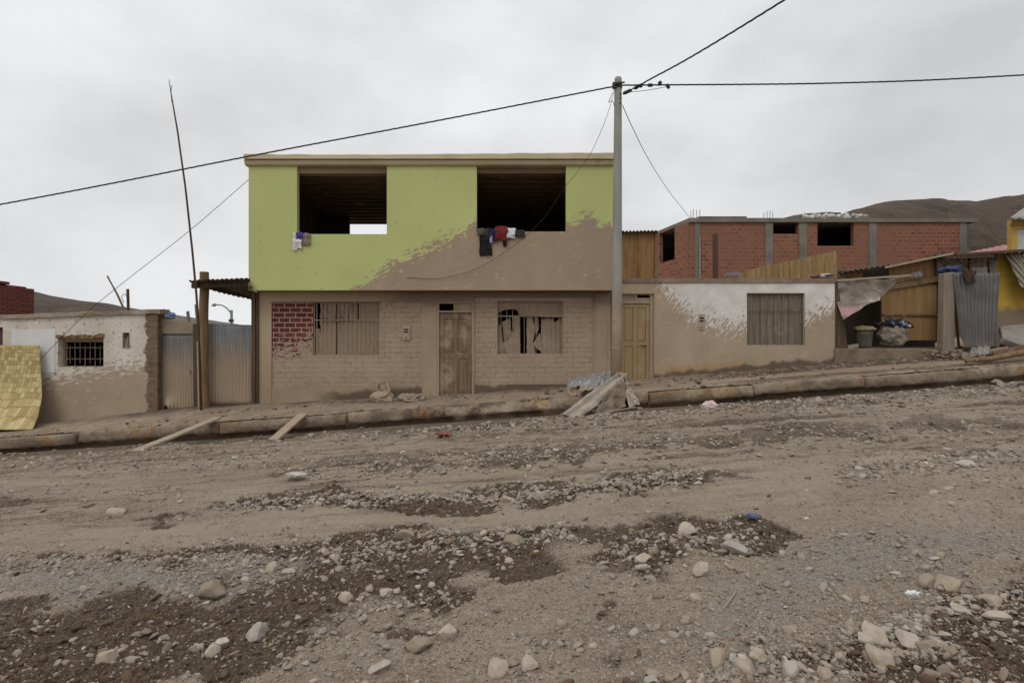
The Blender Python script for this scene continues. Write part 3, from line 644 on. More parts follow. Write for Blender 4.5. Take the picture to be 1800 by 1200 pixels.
def mat_brickpanel():
    t = NT('painted_brick_under_mud'); x, y, z = t.sep(t.pos())
    jx = t.math('ADD', x, t.math('MULTIPLY', t.math('SUBTRACT', t.noise(5, 2), 0.5), 0.012)); jz = t.math('ADD', z, t.math('MULTIPLY', t.math('SUBTRACT', t.noise(4, 2, vec=t.mp(t.pos(), (1, 1, 1), loc=(4, 2, 1))), 0.5), 0.014))
    b = brick_tex(t, t.comb(jx, jz, 0.0), (0.140, 0.031, 0.024), (0.085, 0.022, 0.019), (0.41, 0.35, 0.30), 0.272, 0.1225, 0.009)
    pts = [(-6.2, Z(636, DW)), (X(500, DW), Z(630, DW)), (X(535, DW), Z(618, DW)), (X(552, DW), Z(606, DW)), (X(562, DW), Z(560, DW)), (X(662, DW), Z(540, DW)), (X(672, DW), Z(536, DW)), (X(690, DW), Z(534, DW)), (X(700, DW), 2.75), (X(760, DW), 3.2), (3.0, 3.2)]
    m, d = splash(t, pts, 0.9, 3.4, soft=0.10, amp=0.22, fleck=0.75, rot=0.3, fsc=30, nsc=6)
    mort = b.outputs['Fac']
    mud = mudcol(t, (0.355, 0.275, 0.196), (0.285, 0.217, 0.152))
    jt = t.math('MULTIPLY', mort, t.mr(t.noise(6, 4, 0.6), 0.40, 0.62))
    mud = t.mix(t.math('MULTIPLY', jt, 0.68), mud, (0.145, 0.100, 0.068))
    c = t.mix(m, b.outputs['Color'], mud)
    h = t.math('ADD', t.math('MULTIPLY', mort, -1.0), t.math('MULTIPLY', t.noise(30, 4, 0.7), 0.25))
    return t.done(c, 0.88, t.bump(h, 0.55, 0.010))
def mat_plinth():
    t = NT('damp_plinth'); x, y, z = t.sep(t.pos())
    c = mudcol(t, (0.335, 0.260, 0.180), (0.260, 0.196, 0.132))
    base = t.math('MULTIPLY', x, 0.0465); zz = t.math('SUBTRACT', t.math('SUBTRACT', z, base), 0.343)      # height over the pavement
    hh = t.math('ADD', zz, t.math('MULTIPLY', t.math('SUBTRACT', t.noise(2.1, 5, 0.6, t.mp(t.pos(), (1, 1, 0.4))), 0.5), 0.5))
    k = t.math('MULTIPLY', t.mr(hh, 0.30, 0.16), t.mr(t.math('ADD', x, t.math('MULTIPLY', t.noise(1.5, 3), 0.6)), -4.6, -3.9))
    return t.done(t.mix(t.math('MULTIPLY', k, 0.85), c, (0.088, 0.060, 0.040)), 0.9, t.bump(t.noise(26, 5, 0.7), 0.35, 0.012))
def mat_white():
    t = NT('white_plaster_splashed'); x, y, z = t.sep(t.pos())
    pts = pz([(1060,470),(1140,480),(1165,508),(1190,535),(1215,560),(1245,572),(1290,580),(1320,574),(1400,566),(1420,565),(1440,552),(1470,546)], DH)
    m, d = splash(t, pts, Z(600, DH), Z(440, DH), soft=0.16, amp=0.30, fleck=0.62, rot=1.0, fsc=20, nsc=4)
    wht = t.ramp(t.noise(2, 6, 0.65), [(0.3, (0.50, 0.475, 0.435)), (0.7, (0.70, 0.68, 0.65))])
    c = t.mix(m, wht, mudcol(t, (0.385, 0.300, 0.216), (0.300, 0.228, 0.158)))
    xr = t.math('MULTIPLY', t.math('SUBTRACT', x, 3.5), 0.0886); zz = t.math('SUBTRACT', t.math('SUBTRACT', z, xr), 0.67)
    nz = t.math('MULTIPLY', t.math('SUBTRACT', t.noise(2.6, 6, 0.65, t.mp(t.pos(), (1, 1, 0.6))), 0.5), 0.42)
    hh = t.math('ADD', zz, nz)
    ochre = t.math('MULTIPLY', t.mr(hh, 0.34, 0.24), t.mr(x, 6.4, 5.2))
    c = t.mix(t.math('MULTIPLY', ochre, t.mr(t.noise(7, 5, 0.7), 0.38, 0.6, 0.1, 0.8)), c, (0.36, 0.215, 0.085))
    c = t.mix(t.math('MULTIPLY', t.mr(hh, 0.20, 0.10), 0.85), c, (0.095, 0.066, 0.045))
    blot = t.math('MULTIPLY', t.mr(t.noise(2.4, 6, 0.7), 0.56, 0.68), t.mr(zz, 0.9, 0.4))
    c = t.mix(t.math('MULTIPLY', blot, 0.5), c, (0.45, 0.37, 0.28))
    return t.done(c, 0.9, t.bump(t.math('ADD', t.noise(30, 5, 0.7), t.math('MULTIPLY', m, 1.5)), 0.35, 0.01))
def mat_left():
    t = NT('flaking_white_plaster'); x, y, z = t.sep(t.pos())
    pts = pz([(-260,672),(70,672),(100,664),(160,655),(240,645),(262,640),(300,640)], DH)
    m, d = splash(t, pts, Z(700, DH), Z(560, DH), soft=0.16, amp=0.25, fleck=0.42, rot=0.15, fsc=15, nsc=4)
    wht = t.ramp(t.noise(1.6, 6, 0.65), [(0.3, (0.47, 0.425, 0.355)), (0.7, (0.66, 0.615, 0.54))])
    pit = t.mr(t.noise(9, 4, 0.6), 0.60, 0.645)
    wht = t.mix(t.math('MULTIPLY', pit, 0.85), wht, (0.25, 0.18, 0.12))
    mud = mudcol(t, (0.365, 0.285, 0.205), (0.300, 0.230, 0.160))
    low = t.math('MULTIPLY', t.mr(t.noise(7, 5, 0.7, t.mp(t.pos(), (0.6, 1, 1))), 0.58, 0.66), t.math('MULTIPLY', t.mr(z, Z(715, DH), Z(700, DH)), t.mr(z, Z(675, DH), Z(690, DH))))
    mud = t.mix(t.math('MULTIPLY', low, 0.6), mud, (0.13, 0.09, 0.06))
    c = t.mix(m, wht, mud)
    ex = t.mr(t.math('ADD', x, t.math('MULTIPLY', t.noise(3.3, 6, 0.65), 0.5)), X(258, DH) + 0.20, X(258, DH) + 0.26)      # bare adobe at the corner
    ado = t.ramp(t.noise(6, 6, 0.7, t.mp(t.pos(), (0.5, 1, 2.4))), [(0.35, (0.105, 0.070, 0.043)), (0.65, (0.215, 0.152, 0.098))])
    c = t.mix(ex, c, ado)
    return t.done(c, 0.92, t.bump(t.math('ADD', t.noise(26, 5, 0.7), t.math('MULTIPLY', t.math('ADD', m, ex), -1.0)), 0.5, 0.02))
def mat_wood(name, c1, c2, along='Z', dust=0.3, sc=1.0, rough=0.8):
    t = NT(name); s_ = {'Z': (9, 9, 0.7), 'X': (0.7, 9, 9), 'Y': (9, 0.7, 9)}[along]
    f = t.noise(2.2 * sc, 6, 0.65, t.mp(t.pos(), s_)); c = t.ramp(f, [(0.3, c1), (0.7, c2)])
    c = t.mix(t.mr(t.noise(2.4, 6, 0.65), 0.64 - dust * 0.4, 0.84 - dust * 0.3), c, MUD)
    return t.done(c, rough, t.bump(f, 0.35, 0.008))
def mat_sheet(name, z0, z1, c1=(0.30, 0.32, 0.34), c2=(0.17, 0.185, 0.20), mudc=MUD, rust=0.0):
    t = NT(name); x, y, z = t.sep(t.pos())
    c = t.ramp(t.noise(2.5, 6, 0.65, t.mp(t.pos(), (3, 3, 0.5))), [(0.3, c2), (0.7, c1)])
    if rust: c = t.mix(t.mr(t.noise(3, 6, 0.7), 0.62 - rust * 0.3, 0.75), c, (0.19, 0.085, 0.04))
    zz = t.math('ADD', z, t.math('MULTIPLY', t.math('SUBTRACT', t.noise(7, 6, 0.7, t.mp(t.pos(), (2.2, 2.2, 0.35))), 0.5), (z1 - z0) * 1.1))
    m = t.mr(zz, z0, z1, 1, 0.06)
    c = t.mix(m, c, mudcol(t, mudc, (mudc[0] * .8, mudc[1] * .78, mudc[2] * .76)))
    return t.done(c, t.mr(m, 0, 1, 0.5, 0.92), t.bump(t.noise(40, 4, 0.7), 0.2, 0.004), metal=t.mr(m, 0, 1, 0.35, 0))
def mat_farbrick():
    t = NT('raw_brick'); x, y, z = t.sep(t.pos()); xx = t.math('ADD', x, t.math('MULTIPLY', y, 0.8))
    b = brick_tex(t, t.comb(xx, z, 0.0), (0.295, 0.098, 0.052), (0.170, 0.060, 0.036), (0.25, 0.19, 0.155), 0.30, 0.175, 0.014)
    c = t.mix(t.mr(t.noise(0.55, 5, 0.6), 0.38, 0.62, 0, 0.75), b.outputs['Color'], (0.205, 0.102, 0.066))
    c = t.mix(t.mr(t.noise(3.5, 5, 0.7), 0.55, 0.75, 0, 0.4), c, (0.29, 0.20, 0.145))
    return t.done(c, 0.9, t.bump(b.outputs['Fac'], -0.5, 0.012))

M_GREEN, M_CORN, M_FRAME, M_BPAN, M_PLIN, M_WHITE, M_LEFT = mat_green(), mat_cornice(), mat_frame(), mat_brickpanel(), mat_plinth(), mat_white(), mat_left()
M_FBRICK = mat_farbrick()
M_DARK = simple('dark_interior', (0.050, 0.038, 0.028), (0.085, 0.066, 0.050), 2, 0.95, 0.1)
M_CONC = simple('raw_concrete', (0.140, 0.126, 0.106), (0.215, 0.196, 0.168), 1.5, 0.92, 0.3, local=False)
M_POLE = simple('weathered_pole_concrete', (0.20, 0.195, 0.178), (0.285, 0.278, 0.255), 2.0, 0.9, 0.2, local=False)
M_CEIL = mat_wood('smoked_ceiling_timber', (0.115, 0.082, 0.054), (0.215, 0.158, 0.110), 'X', 0.2)
M_DOOR = mat_wood('weathered_door_wood', (0.125, 0.080, 0.048), (0.225, 0.158, 0.100), 'Z', 0.42)
M_DOORY = mat_wood('ochre_door_wood', (0.245, 0.165, 0.082), (0.330, 0.238, 0.130), 'Z', 0.25)
M_DFRM = mat_wood('silted_frame_wood', (0.26, 0.195, 0.130), (0.35, 0.27, 0.19), 'Z', 0.5)
M_POST = mat_wood('rough_post_wood', (0.115, 0.068, 0.034), (0.255, 0.165, 0.090), 'Z', 0.12)
M_POSTD = mat_wood('dark_post_wood', (0.055, 0.036, 0.024), (0.12, 0.080, 0.052), 'Z', 0.05)
M_PLANK = mat_wood('bleached_plank', (0.255, 0.200, 0.140), (0.375, 0.305, 0.225), 'X', 0.25)
M_PLY = mat_wood('stained_plywood', (0.175, 0.094, 0.036), (0.320, 0.185, 0.080), 'Z', 0.03, 0.6)
M_PLYL = mat_wood('pale_plywood', (0.215, 0.122, 0.050), (0.335, 0.205, 0.092), 'Z', 0.10, 0.6)
M_BAR = simple('rusty_bar', (0.10, 0.070, 0.050), (0.24, 0.18, 0.13), 9, 0.8, 0.1)
M_CURT = simple('silted_curtain', (0.265, 0.205, 0.145), (0.35, 0.275, 0.20), 3, 0.95, 0.3, local=False)
M_CURTD = simple('curtain_stained_dark', (0.16, 0.125, 0.088), (0.335, 0.262, 0.19), 3.5, 0.95, 0.3, local=False)
M_METER = simple('meter_box_paint', (0.30, 0.232, 0.166), (0.37, 0.292, 0.212), 6, 0.8, 0.1)
M_BLACK = simple('black_void', (0.010, 0.009, 0.008), (0.016, 0.014, 0.012), 2, 0.9, 0)
M_IRON = simple('dark_iron', (0.035, 0.032, 0.030), (0.07, 0.062, 0.055), 6, 0.6, 0.1, metal=0.4)

# ---- shared parts of houses
def panel_door(parent, x0, x1, z0, z1, y, mat, rows, handle=True, frame_x1=None, label=None):
    """leaf with raised panels; rows = list of (z from, z to, number of panels) as fractions"""
    holes = []; w = x1 - x0; h = z1 - z0; pm = MB()
    for a, b, n in rows:
        gap = 0.13 * w; pw = (w - gap * (n + 1)) / n
        for i in range(n):
            hx0 = x0 + gap + i * (pw + gap); hx1 = hx0 + pw; hz0 = z0 + a * h; hz1 = z0 + b * h; holes.append((hx0, hx1, hz0, hz1))
            e = min(pw, hz1 - hz0) * 0.16
            vs = [(hx0, y + .022, hz0), (hx1, y + .022, hz0), (hx1, y + .022, hz1), (hx0, y + .022, hz1), (hx0 + e, y + .008, hz0 + e), (hx1 - e, y + .008, hz0 + e), (hx1 - e, y + .008, hz1 - e), (hx0 + e, y + .008, hz1 - e)]
            pm.add(vs, [(4, 5, 6, 7), (0, 1, 5, 4), (1, 2, 6, 5), (2, 3, 7, 6), (3, 0, 4, 7)])
    leaf = MB().wall(x0, x1, z0, z1, y, y + 0.045, holes); leaf.v, leaf.f = leaf.v, leaf.f
    leaf.add(pm.v, pm.f); leaf.box(x0 + .002, x1 - .002, y + .046, y + .056, z0 + .002, z1 - .002)
    d = leaf.build('door', mat, parent, fix=False)
    if label: d['label'] = label
    if handle:
        MB().tube([(x1 - .09, y - .01, z0 + h * .475), (x1 - .09, y - .05, z0 + h * .475), (x1 - .22, y - .055, z0 + h * .475)], 0.011, 8).build('handle', M_IRON, d)
    return d
def bars(parent, x0, x1, z0, z1, y, n, rails, mat, name='window_bars', r=0.008, part=None):
    b = MB()
    for i in range(n):
        xx = x0 + (x1 - x0) * (i + 0.5) / n; b.tube([(xx, y, z0), (xx + random.uniform(-.004, .004), y, (z0 + z1) / 2), (xx, y, z1)], r, 6)
    for q in rails: b.box(x0, x1, y + .004, y + .012, z0 + (z1 - z0) * q - .012, z0 + (z1 - z0) * q + .012)
    return b.build(name, mat, parent)
def meter(parent, x0, x1, z0, z1, y):
    m = MB().box(x0, x1, y - 0.03, y + 0.05, z0, z1).build('meter_box', M_METER, parent, bev=0.006)
    w = x1 - x0; h = z1 - z0
    MB().box(x0 + w * .2, x1 - w * .2, y - .034, y - .028, z1 - h * .30, z1 - h * .20).box(x0 + w * .2, x1 - w * .2, y - .034, y - .028, z1 - h * .48, z1 - h * .38).build('meter_slot', M_BLACK, m)
    MB().box(x0 + w * .4, x1 - w * .4, y - .036, y - .028, z0 + h * .12, z0 + h * .2).build('latch', M_IRON, m)
    return m

# ================================================================== the lime green house
hx0, hx1 = X(437, DU), X(1078, DU)
H = thing('two_storey_house', 'two-storey house, lime green above and mud-coated below, with two gaping upper windows', 'house', ((hx0 + hx1) / 2, DW, zw((hx0 + hx1) / 2)))
zt_, zb_ = Z(292, DU), Z(510, DU)
o1 = (X(522, DU), X(680, DU), Z(411.5, DU), zt_ + 1); o2 = (X(838, DU), X(995, DU), Z(407, DU), zt_ + 1)
def wall_top_open(x0, x1, z0, z1, y0, y1, holes):
    return MB().wall(x0, x1, z0, z1, y0, y1, [(h[0], h[1], h[2], min(h[3], z1)) for h in holes])
wall_top_open(hx0, hx1, zb_, zt_, DU, DU + 0.15, [o1, o2]).build('upper_wall', M_GREEN, H)
yb = 18.6
# interior of the open upper floor
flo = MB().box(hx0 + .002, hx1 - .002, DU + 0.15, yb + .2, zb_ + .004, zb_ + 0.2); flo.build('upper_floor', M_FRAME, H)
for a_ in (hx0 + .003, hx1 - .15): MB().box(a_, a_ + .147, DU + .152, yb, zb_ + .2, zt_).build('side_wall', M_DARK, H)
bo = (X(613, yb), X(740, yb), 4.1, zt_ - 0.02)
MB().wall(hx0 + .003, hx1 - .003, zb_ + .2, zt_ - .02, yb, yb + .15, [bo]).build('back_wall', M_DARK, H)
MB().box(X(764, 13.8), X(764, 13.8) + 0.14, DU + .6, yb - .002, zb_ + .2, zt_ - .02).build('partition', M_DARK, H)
ce = MB()
for k in range(13):
    yy = DU + .62 + k * 0.46; ce.box(hx0 + .16, hx1 - .16, yy, yy + 0.09, zt_ - 0.10, zt_ - 0.001)
ce.box(hx0 + .002, hx1 - .002, DU + .152, yb + 1.5, zt_, zt_ + 0.14)
ce.build('ceiling', M_CEIL, H)
for o_ in (o1, o2): MB().box(o_[0] - .2, o_[1] + .2, DU + 0.152, DU + 0.40, Z(304.5, DU + .15), zt_ - .001).build('lintel', M_FRAME, H)
# moulded cornice with an uneven top edge
zc = lambda p: Z(p, DU - 0.12)
cprof = [(DU - .004, zt_ + .0), (DU - 0.045, zt_ + .005), (DU - 0.065, zc(288)), (DU - 0.10, zc(283)), (DU - 0.115, zc(281.5)), (DU - .06, zc(281)), (DU - .06, zc(279.8)), (DU - .135, zc(279.3)), (DU - .125, zc(271)), (DU - .10, zc(269.5)), (DU + .25, zc(269.8)), (DU + .25, zt_ + .141), (DU + .15, zt_ + .141), (DU + .15, zt_ + .002)]
cn = MB().sweep_x(cprof, hx0 - .06, hx1 + .012, 90)
cn.v = [(v[0], v[1], v[2] + (0.02 * math.sin(v[0] * 0.55 + .5) + 0.012 * mnoise.noise(Vector((v[0] * 2.3, 0, 0))) if v[2] > zc(275) else 0.004 * mnoise.noise(Vector((v[0] * 3, 5, 0))))) for v in cn.v]
cn.build('cornice', M_CORN, H)
MB().tube([(X(748, DU), DU + .1, zc(270)), (X(748, DU) + .01, DU + .1, zc(265.5))], .008, 6).tube([(X(860, DU), DU + .1, zc(270)), (X(860, DU), DU + .1, zc(267))], .008, 6).build('rebar', M_IRON, H)
# ground storey
gx0, gx1 = X(452, DW), X(1073, DW); gz0, gz1 = -0.6, zb_
pan1 = (X(478, DW), X(742, DW), Z(530, DW)); pan2 = (X(834, DW), X(1042, DW), Z(523, DW)); dr = (X(768, DW), X(834, DW), Z(532, DW))
YF = DW - 0.03
MB().wall(gx0, gx1, gz0, gz1 - .002, YF, DW + .12, [(pan1[0], pan1[1], gz0 - 1, pan1[2]), (dr[0], dr[1] - .001, gz0 - 1, dr[2]), (pan2[0] + .001, pan2[1], gz0 - 1, pan2[2])]).build('wall', M_FRAME, H)
# pilaster seams at the right end
MB().box(X(1046, DW), X(1066, DW), YF - .025, YF - .001, gz0, gz1 - .05).build('pilaster', M_FRAME, H)
w1 = (X(550, DW), X(667, DW), Z(625, DW), Z(530, DW)); w2 = (X(874, DW), X(990, DW), Z(623, DW), Z(529, DW))
pl1, pl2 = Z(677.5, DW), Z(675, DW)
MB().wall(pan1[0], pan1[1], pl1, pan1[2], DW, DW + .12, [(w1[0], w1[1], w1[2], w1[3] + 1)]).build('brick_panel', M_BPAN, H)
MB().wall(pan2[0] + .001, pan2[1], pl2, pan2[2], DW, DW + .12, [w2]).build('brick_panel', M_BPAN, H)
MB().box(pan1[0], pan1[1], DW - .018, DW + .12, gz0, pl1).build('plinth', M_PLIN, H)
MB().box(pan2[0] + .001, pan2[1], DW - .018, DW + .12, gz0, pl2).build('plinth', M_PLIN, H)
for a_ in (gx0 + .002, gx1 - .14): MB().box(a_, a_ + .138, DW + .121, yb, gz0, gz1 - .003).build('side_wall', M_FRAME, H)
MB().box(gx0 + .141, gx1 - .141, yb - .15, yb - .002, gz0, gz1 - .003).build('rear_wall', M_FRAME, H)
MB().box(gx0 + .141, gx1 - .141, DW + .122, yb - .152, -.4, zw(0) - .1).build('floor', M_DARK, H)
# entrance
dz0 = zw(X(800, DW)) - .03
dfr = MB().wall(dr[0], dr[1] - .002, gz0, dr[2], YF + .01, DW + .11, [(dr[0] + .055, dr[1] - .06, gz0 - 1, Z(549, DW)), (dr[0] + .055, X(799, DW) - .02, Z(546, DW), Z(533.5, DW)), (X(799, DW) + .02, dr[1] - .06, Z(546, DW), Z(533.5, DW))]).build('door_frame', M_DFRM, H)
MB().box(X(799, DW) + .021, dr[1] - .061, DW + .03, DW + .05, Z(546, DW) + .001, Z(533.5, DW) - .001).build('transom_panel', M_CURT, dfr)
panel_door(H, dr[0] + .058, dr[1] - .063, dz0, Z(549.5, DW), DW + .03, M_DOOR, [(.05, .46, 2), (.53, .93, 2)], handle=False)
meter(H, X(708, DW), X(721, DW), Z(597, DW), Z(573, DW), DW - .005)
# the silted-up window
win = MB().wall(w1[0], w1[1], w1[2], w1[3], DW + .05, DW + .08, [(w1[0] + .03, w1[1] - .03, w1[2] + .03, w1[3] - .03)]).build('window', M_DFRM, H)
wx0, wx1, wz0, wz1 = w1
def hang(x0, x1, z0, z1, y, nf, amp, cut=None, mat=None, parent=None, nu=60, nv=14, name='curtain'):
    c = [(x0, y, z0), (x1, y, z0), (x1, y, z1), (x0, y, z1)]
    p = patch(c, nu, nv, off=lambda u, v: amp * math.sin(u * nf * 2 * math.pi + .6 * math.sin(v * 3)) * (0.5 + 0.5 * v), sc=3, amp=0.012, seed=nf)
    if cut: p.f = [f for f in p.f if cut(sum(p.v[i][0] for i in f) / 4, sum(p.v[i][2] for i in f) / 4)]
    return p.build(name, mat or M_CURT, parent, smooth=True, fix=False)
qz = lambda py: Z(py, DW); qx = lambda px: X(px, DW)
# curtain torn away at the upper left of the opening
def c1(x, z):
    if x < qx(560.5) + .07 * mnoise.noise(Vector((z * 6, 0, 0))) and z > qz(566 + 22 * (0.5 + mnoise.noise(Vector((x * 30, 1, 0))))): return False
    return True
def mat_stain():
    t = NT('streaked_window_mud'); x, y, z = t.sep(t.pos())
    c = mudcol(t, (0.33, 0.255, 0.18), (0.27, 0.205, 0.145)); v = t.mp(t.pos(), (1, 1, .10))
    k = t.math('MULTIPLY', t.mr(t.noise(17, 4, .65, v), .50, .60), t.math('MULTIPLY', t.mr(z, Z(590, DW), Z(545, DW)), t.mr(x, X(645, DW), X(605, DW))))
    k = t.math('MAXIMUM', t.math('MULTIPLY', k, .8), t.math('MULTIPLY', t.mr(t.noise(30, 3, .6, v), .60, .66), .35))
    return t.done(t.mix(k, c, (.05, .037, .025)), .92)
hang(wx0 + .03, wx1 - .03, wz0 + .03, wz1 - .03, DW + .105, 13, .016, c1, mat_stain(), win)
bars(win, wx0 + .03, wx1 - .03, wz0 + .0, wz1, DW + .045, 15, [.66], M_CURT, r=.010)
# black strips stand for the shade in gaps where mud slid off the panes
MB().box(qx(561), qx(589), DW + .088, DW + .092, qz(562.5), qz(560.5)).box(qx(591), qx(628), DW + .088, DW + .092, qz(563.2), qz(561)).box(qx(589), qx(590.6), DW + .088, DW + .092, qz(625), qz(531)).box(qx(627), qx(629), DW + .088, DW + .092, qz(560), qz(531)).build('gap_shade_strips', M_BLACK, win)
# the window with torn curtains
x0, x1, z0, z1 = w2
win = MB().wall(x0, x1, z0, z1, DW + .06, DW + .085, [(x0 + .025, x1 - .025, z0 + .025, z1 - .025)]).build('window', M_DFRM, H)
def tear(poly):
    P = [(qx(a), qz(b)) for a, b in poly]
    def f(x, z):
        x += .012 * mnoise.noise(Vector((x * 20, z * 20, 0))); ins = False; n = len(P)
        for i in range(n):
            (ax_, az_), (bx_, bz_) = P[i], P[(i + 1) % n]
            if (az_ > z) != (bz_ > z) and x < (bx_ - ax_) * (z - az_) / (bz_ - az_) + ax_: ins = not ins
        return ins
    return f
top = tear([(870,520),(995,520),(995,558),(968,557),(950,556),(946,554),(915,554),(911,547),(905,543),(890,543),(880,547),(874,550),(870,553)])
hang(x0 + .01, x1 - .01, z0, z1, DW + .112, 9, .010, top, M_CURT, win, 110, 60)
for k, (poly, m_) in enumerate([([(874,577),(880,568),(884,600),(889,622),(874,622)], M_CURTD), ([(882,566),(893,560),(897,556),(899,590),(886,600)], M_CURTD), ([(900,556),(914,556),(914,566),(903,583)], M_CURTD), ([(914,567),(915,622),(890,622),(884,602)], M_CURT),
               ([(926,557),(936,557),(941,575),(938,600),(941,622),(926,622)], M_CURT), ([(939,557),(947,558),(948,578),(943,590)], M_CURTD), ([(950,584),(954,620),(944,612),(936,606)], M_CURT), ([(952,560),(972,558),(976,566),(990,556),(990,622),(952,622)], M_CURT)]):
    hang(x0 + .01, x1 - .01, z0, z1, DW + .125 + .010 * k, 8 + k, .012, tear(poly), m_, win, 110, 60)
bars(win, x0 + .02, x1 - .02, z0, z1, DW + .05, 11, [.72], M_CURT, r=.006)

# ================================================================== the low white house
L = thing('low_house', 'single-storey house with white paint above a tide line of mud, beside the concrete pole', 'house', (X(1270, DH), DH, zw(X(1270, DH))))
lx0, lx1 = X(1077, DH), X(1467.5, DH); lz1 = Z(497, DH)
ld = (X(1090, DH), X(1150, DH), Z(516, DH)); lw = (X(1313, DH), X(1415, DH), Z(607, DH), Z(515, DH))
MB().wall(lx0, lx1, -.4, lz1, DH, DH + .2, [(ld[0], ld[1], -2, ld[2]), lw]).build('wall', M_WHITE, L)
def mat_ledge():
    t = NT('muddy_ledge'); c = t.ramp(t.noise(2.5, 6, 0.65), [(0.3, (0.185, 0.125, 0.088)), (0.7, (0.285, 0.215, 0.155))])
    c = t.mix(t.mr(t.noise(5, 6, 0.7, t.mp(t.pos(), (1, 1, 2))), 0.5, 0.62, 0, 0.6), c, (0.20, 0.085, 0.065))
    return t.done(c, 0.9, t.bump(t.noise(20, 5, 0.7), 0.5, 0.02))
M_LEDGE = mat_ledge()
lg = MB().sweep_x([(DH - .03, lz1 + .001), (DH - .03, Z(489, DH)), (DH + .22, Z(488, DH)), (DH + .22, lz1 + .001)], lx0 - .05, lx1 + .01, 60)
lg.v = [(v[0], v[1] + .012 * mnoise.noise(Vector((v[0] * 4, v[2] * 9, 1))), v[2] + (.022 * mnoise.noise(Vector((v[0] * 2.1, 3, 0))) if v[2] > lz1 + .05 else 0)) for v in lg.v]
lg.build('roof_ledge', M_LEDGE, L)
MB().box(lx0 + .01, lx1 - .01, DH + .221, 19, lz1 - .12, lz1 + .02).build('roof', M_EARTH, L)
for a_ in (lx0 + .01, lx1 - .2): MB().box(a_, a_ + .19, DH + .201, 19, -.3, lz1 - .121).build('side_wall', M_FRAME, L)
MB().box(lx0 + .201, lx1 - .201, 18.8, 19, -.3, lz1 - .121).build('rear_wall', M_FRAME, L)
lfr = MB().wall(ld[0] + .001, ld[1] - .001, 0, ld[2] - .001, DH + .05, DH + .17, [(ld[0] + .02, ld[1] - .09, -1, Z(533, DH)), (ld[0] + .02, X(1119, DH) - .02, Z(529.5, DH), Z(518, DH)), (X(1119, DH) + .02, ld[1] - .09, Z(529.5, DH), Z(518, DH))]).build('door_frame', M_DFRM, L)
MB().box(ld[0] + .021, X(1119, DH) - .021, DH + .09, DH + .11, Z(529.5, DH) + .001, Z(518, DH) - .001).box(X(1119, DH) + .021, ld[1] - .091, DH + .08, DH + .10, Z(529.5, DH) + .001, Z(523, DH)).build('transom_panel', M_CURT, lfr)
panel_door(L, ld[0] + .022, ld[1] - .092, zw(ld[0]) - .02, Z(533.5, DH), DH + .08, M_DOORY, [(.04, .47, 2), (.53, .955, 2)], label='ochre panelled wooden door')
meter(L, X(1227.5, DH), X(1238.5, DH), Z(580, DH), Z(552, DH), DH + .01)
wv = MB().wall(lw[0], lw[1], lw[2], lw[3], DH + .05, DH + .08, [(lw[0] + .02, lw[1] - .02, lw[2] + .02, lw[3] - .02)]).build('window', M_DFRM, L)
M_SHUT = mat_wood('grey_shutter_boards', (0.130, 0.112, 0.086), (0.235, 0.200, 0.152), 'Z', 0.2)
sh = MB(); nb = 8
for k in range(nb):
    a = lw[0] + .02 + (lw[1] - lw[0] - .04) * k / nb; b = lw[0] + .02 + (lw[1] - lw[0] - .04) * (k + 1) / nb
    sh.box(a + .006, b - .006, DH + .10 + .008 * (k % 2), DH + .125, lw[2] + .02, lw[3] - .02)
sh.build('shutter', M_SHUT, wv)
bars(wv, lw[0] + .02, lw[1] - .02, lw[2], lw[3], DH + .04, 10, [.68], M_BAR, r=.008)

# ================================================================== the flaking house at the left
D2 = 14.0
Q = thing('flaking_house', 'low house with flaking white plaster, bare adobe corner and a barred window', 'house', (X(140, D2), D2, zw(X(140, D2))))
qx0, qx1 = X(5, D2), X(277, D2); ql = X(-190, D2)
win_l = (X(102, D2), X(182, D2), Z(645, D2), Z(591, D2)); ven = (X(215.5, D2), X(228, D2), Z(612, D2), Z(584, D2))
zl = Z(560, D2)
wl = MB().wall(ql, qx1, -1.6, zl, D2, D2 + .3, [win_l, ven, (X(-70, D2), qx0, -3, Z(575, D2))])
def topline(x): return np.interp(x, [ql, qx0, qx1], [Z(562, D2), Z(561, D2), Z(551, D2)])
wl.v = [(v[0], v[1], topline(v[0]) if abs(v[2] - zl) < 1e-6 else v[2]) for v in wl.v]
wl.build('wall', M_LEFT, Q)
cp = MB().grid(lambda u, v: (0, 0, 0), 1, 1); cp = MB().sweep_x([(D2 - .06, 0), (D2 - .055, .10), (D2 + .30, .12), (D2 + .30, 0)], ql, qx1 + .10, 90)
cp.v = [(v[0], v[1] + .025 * mnoise.noise(Vector((v[0] * 3, v[2] * 9, 0))), topline(v[0]) + .002 + v[2] + (.03 * mnoise.noise(Vector((v[0] * 2.4, v[1] * 3, 0))) if v[2] > .05 else (.022 * mnoise.noise(Vector((v[0] * 4, 9, 0))) if v[1] < D2 else 0))) for v in cp.v]
def mat_cap():
    t = NT('mud_wall_cap'); c = t.ramp(t.noise(1.8, 6, 0.65), [(0.35, (0.185, 0.142, 0.098)), (0.68, (0.36, 0.305, 0.232))])
    return t.done(c, 0.92, t.bump(t.noise(18, 6, 0.7), 0.6, 0.02))
cp.build('roof_ledge', mat_cap(), Q)
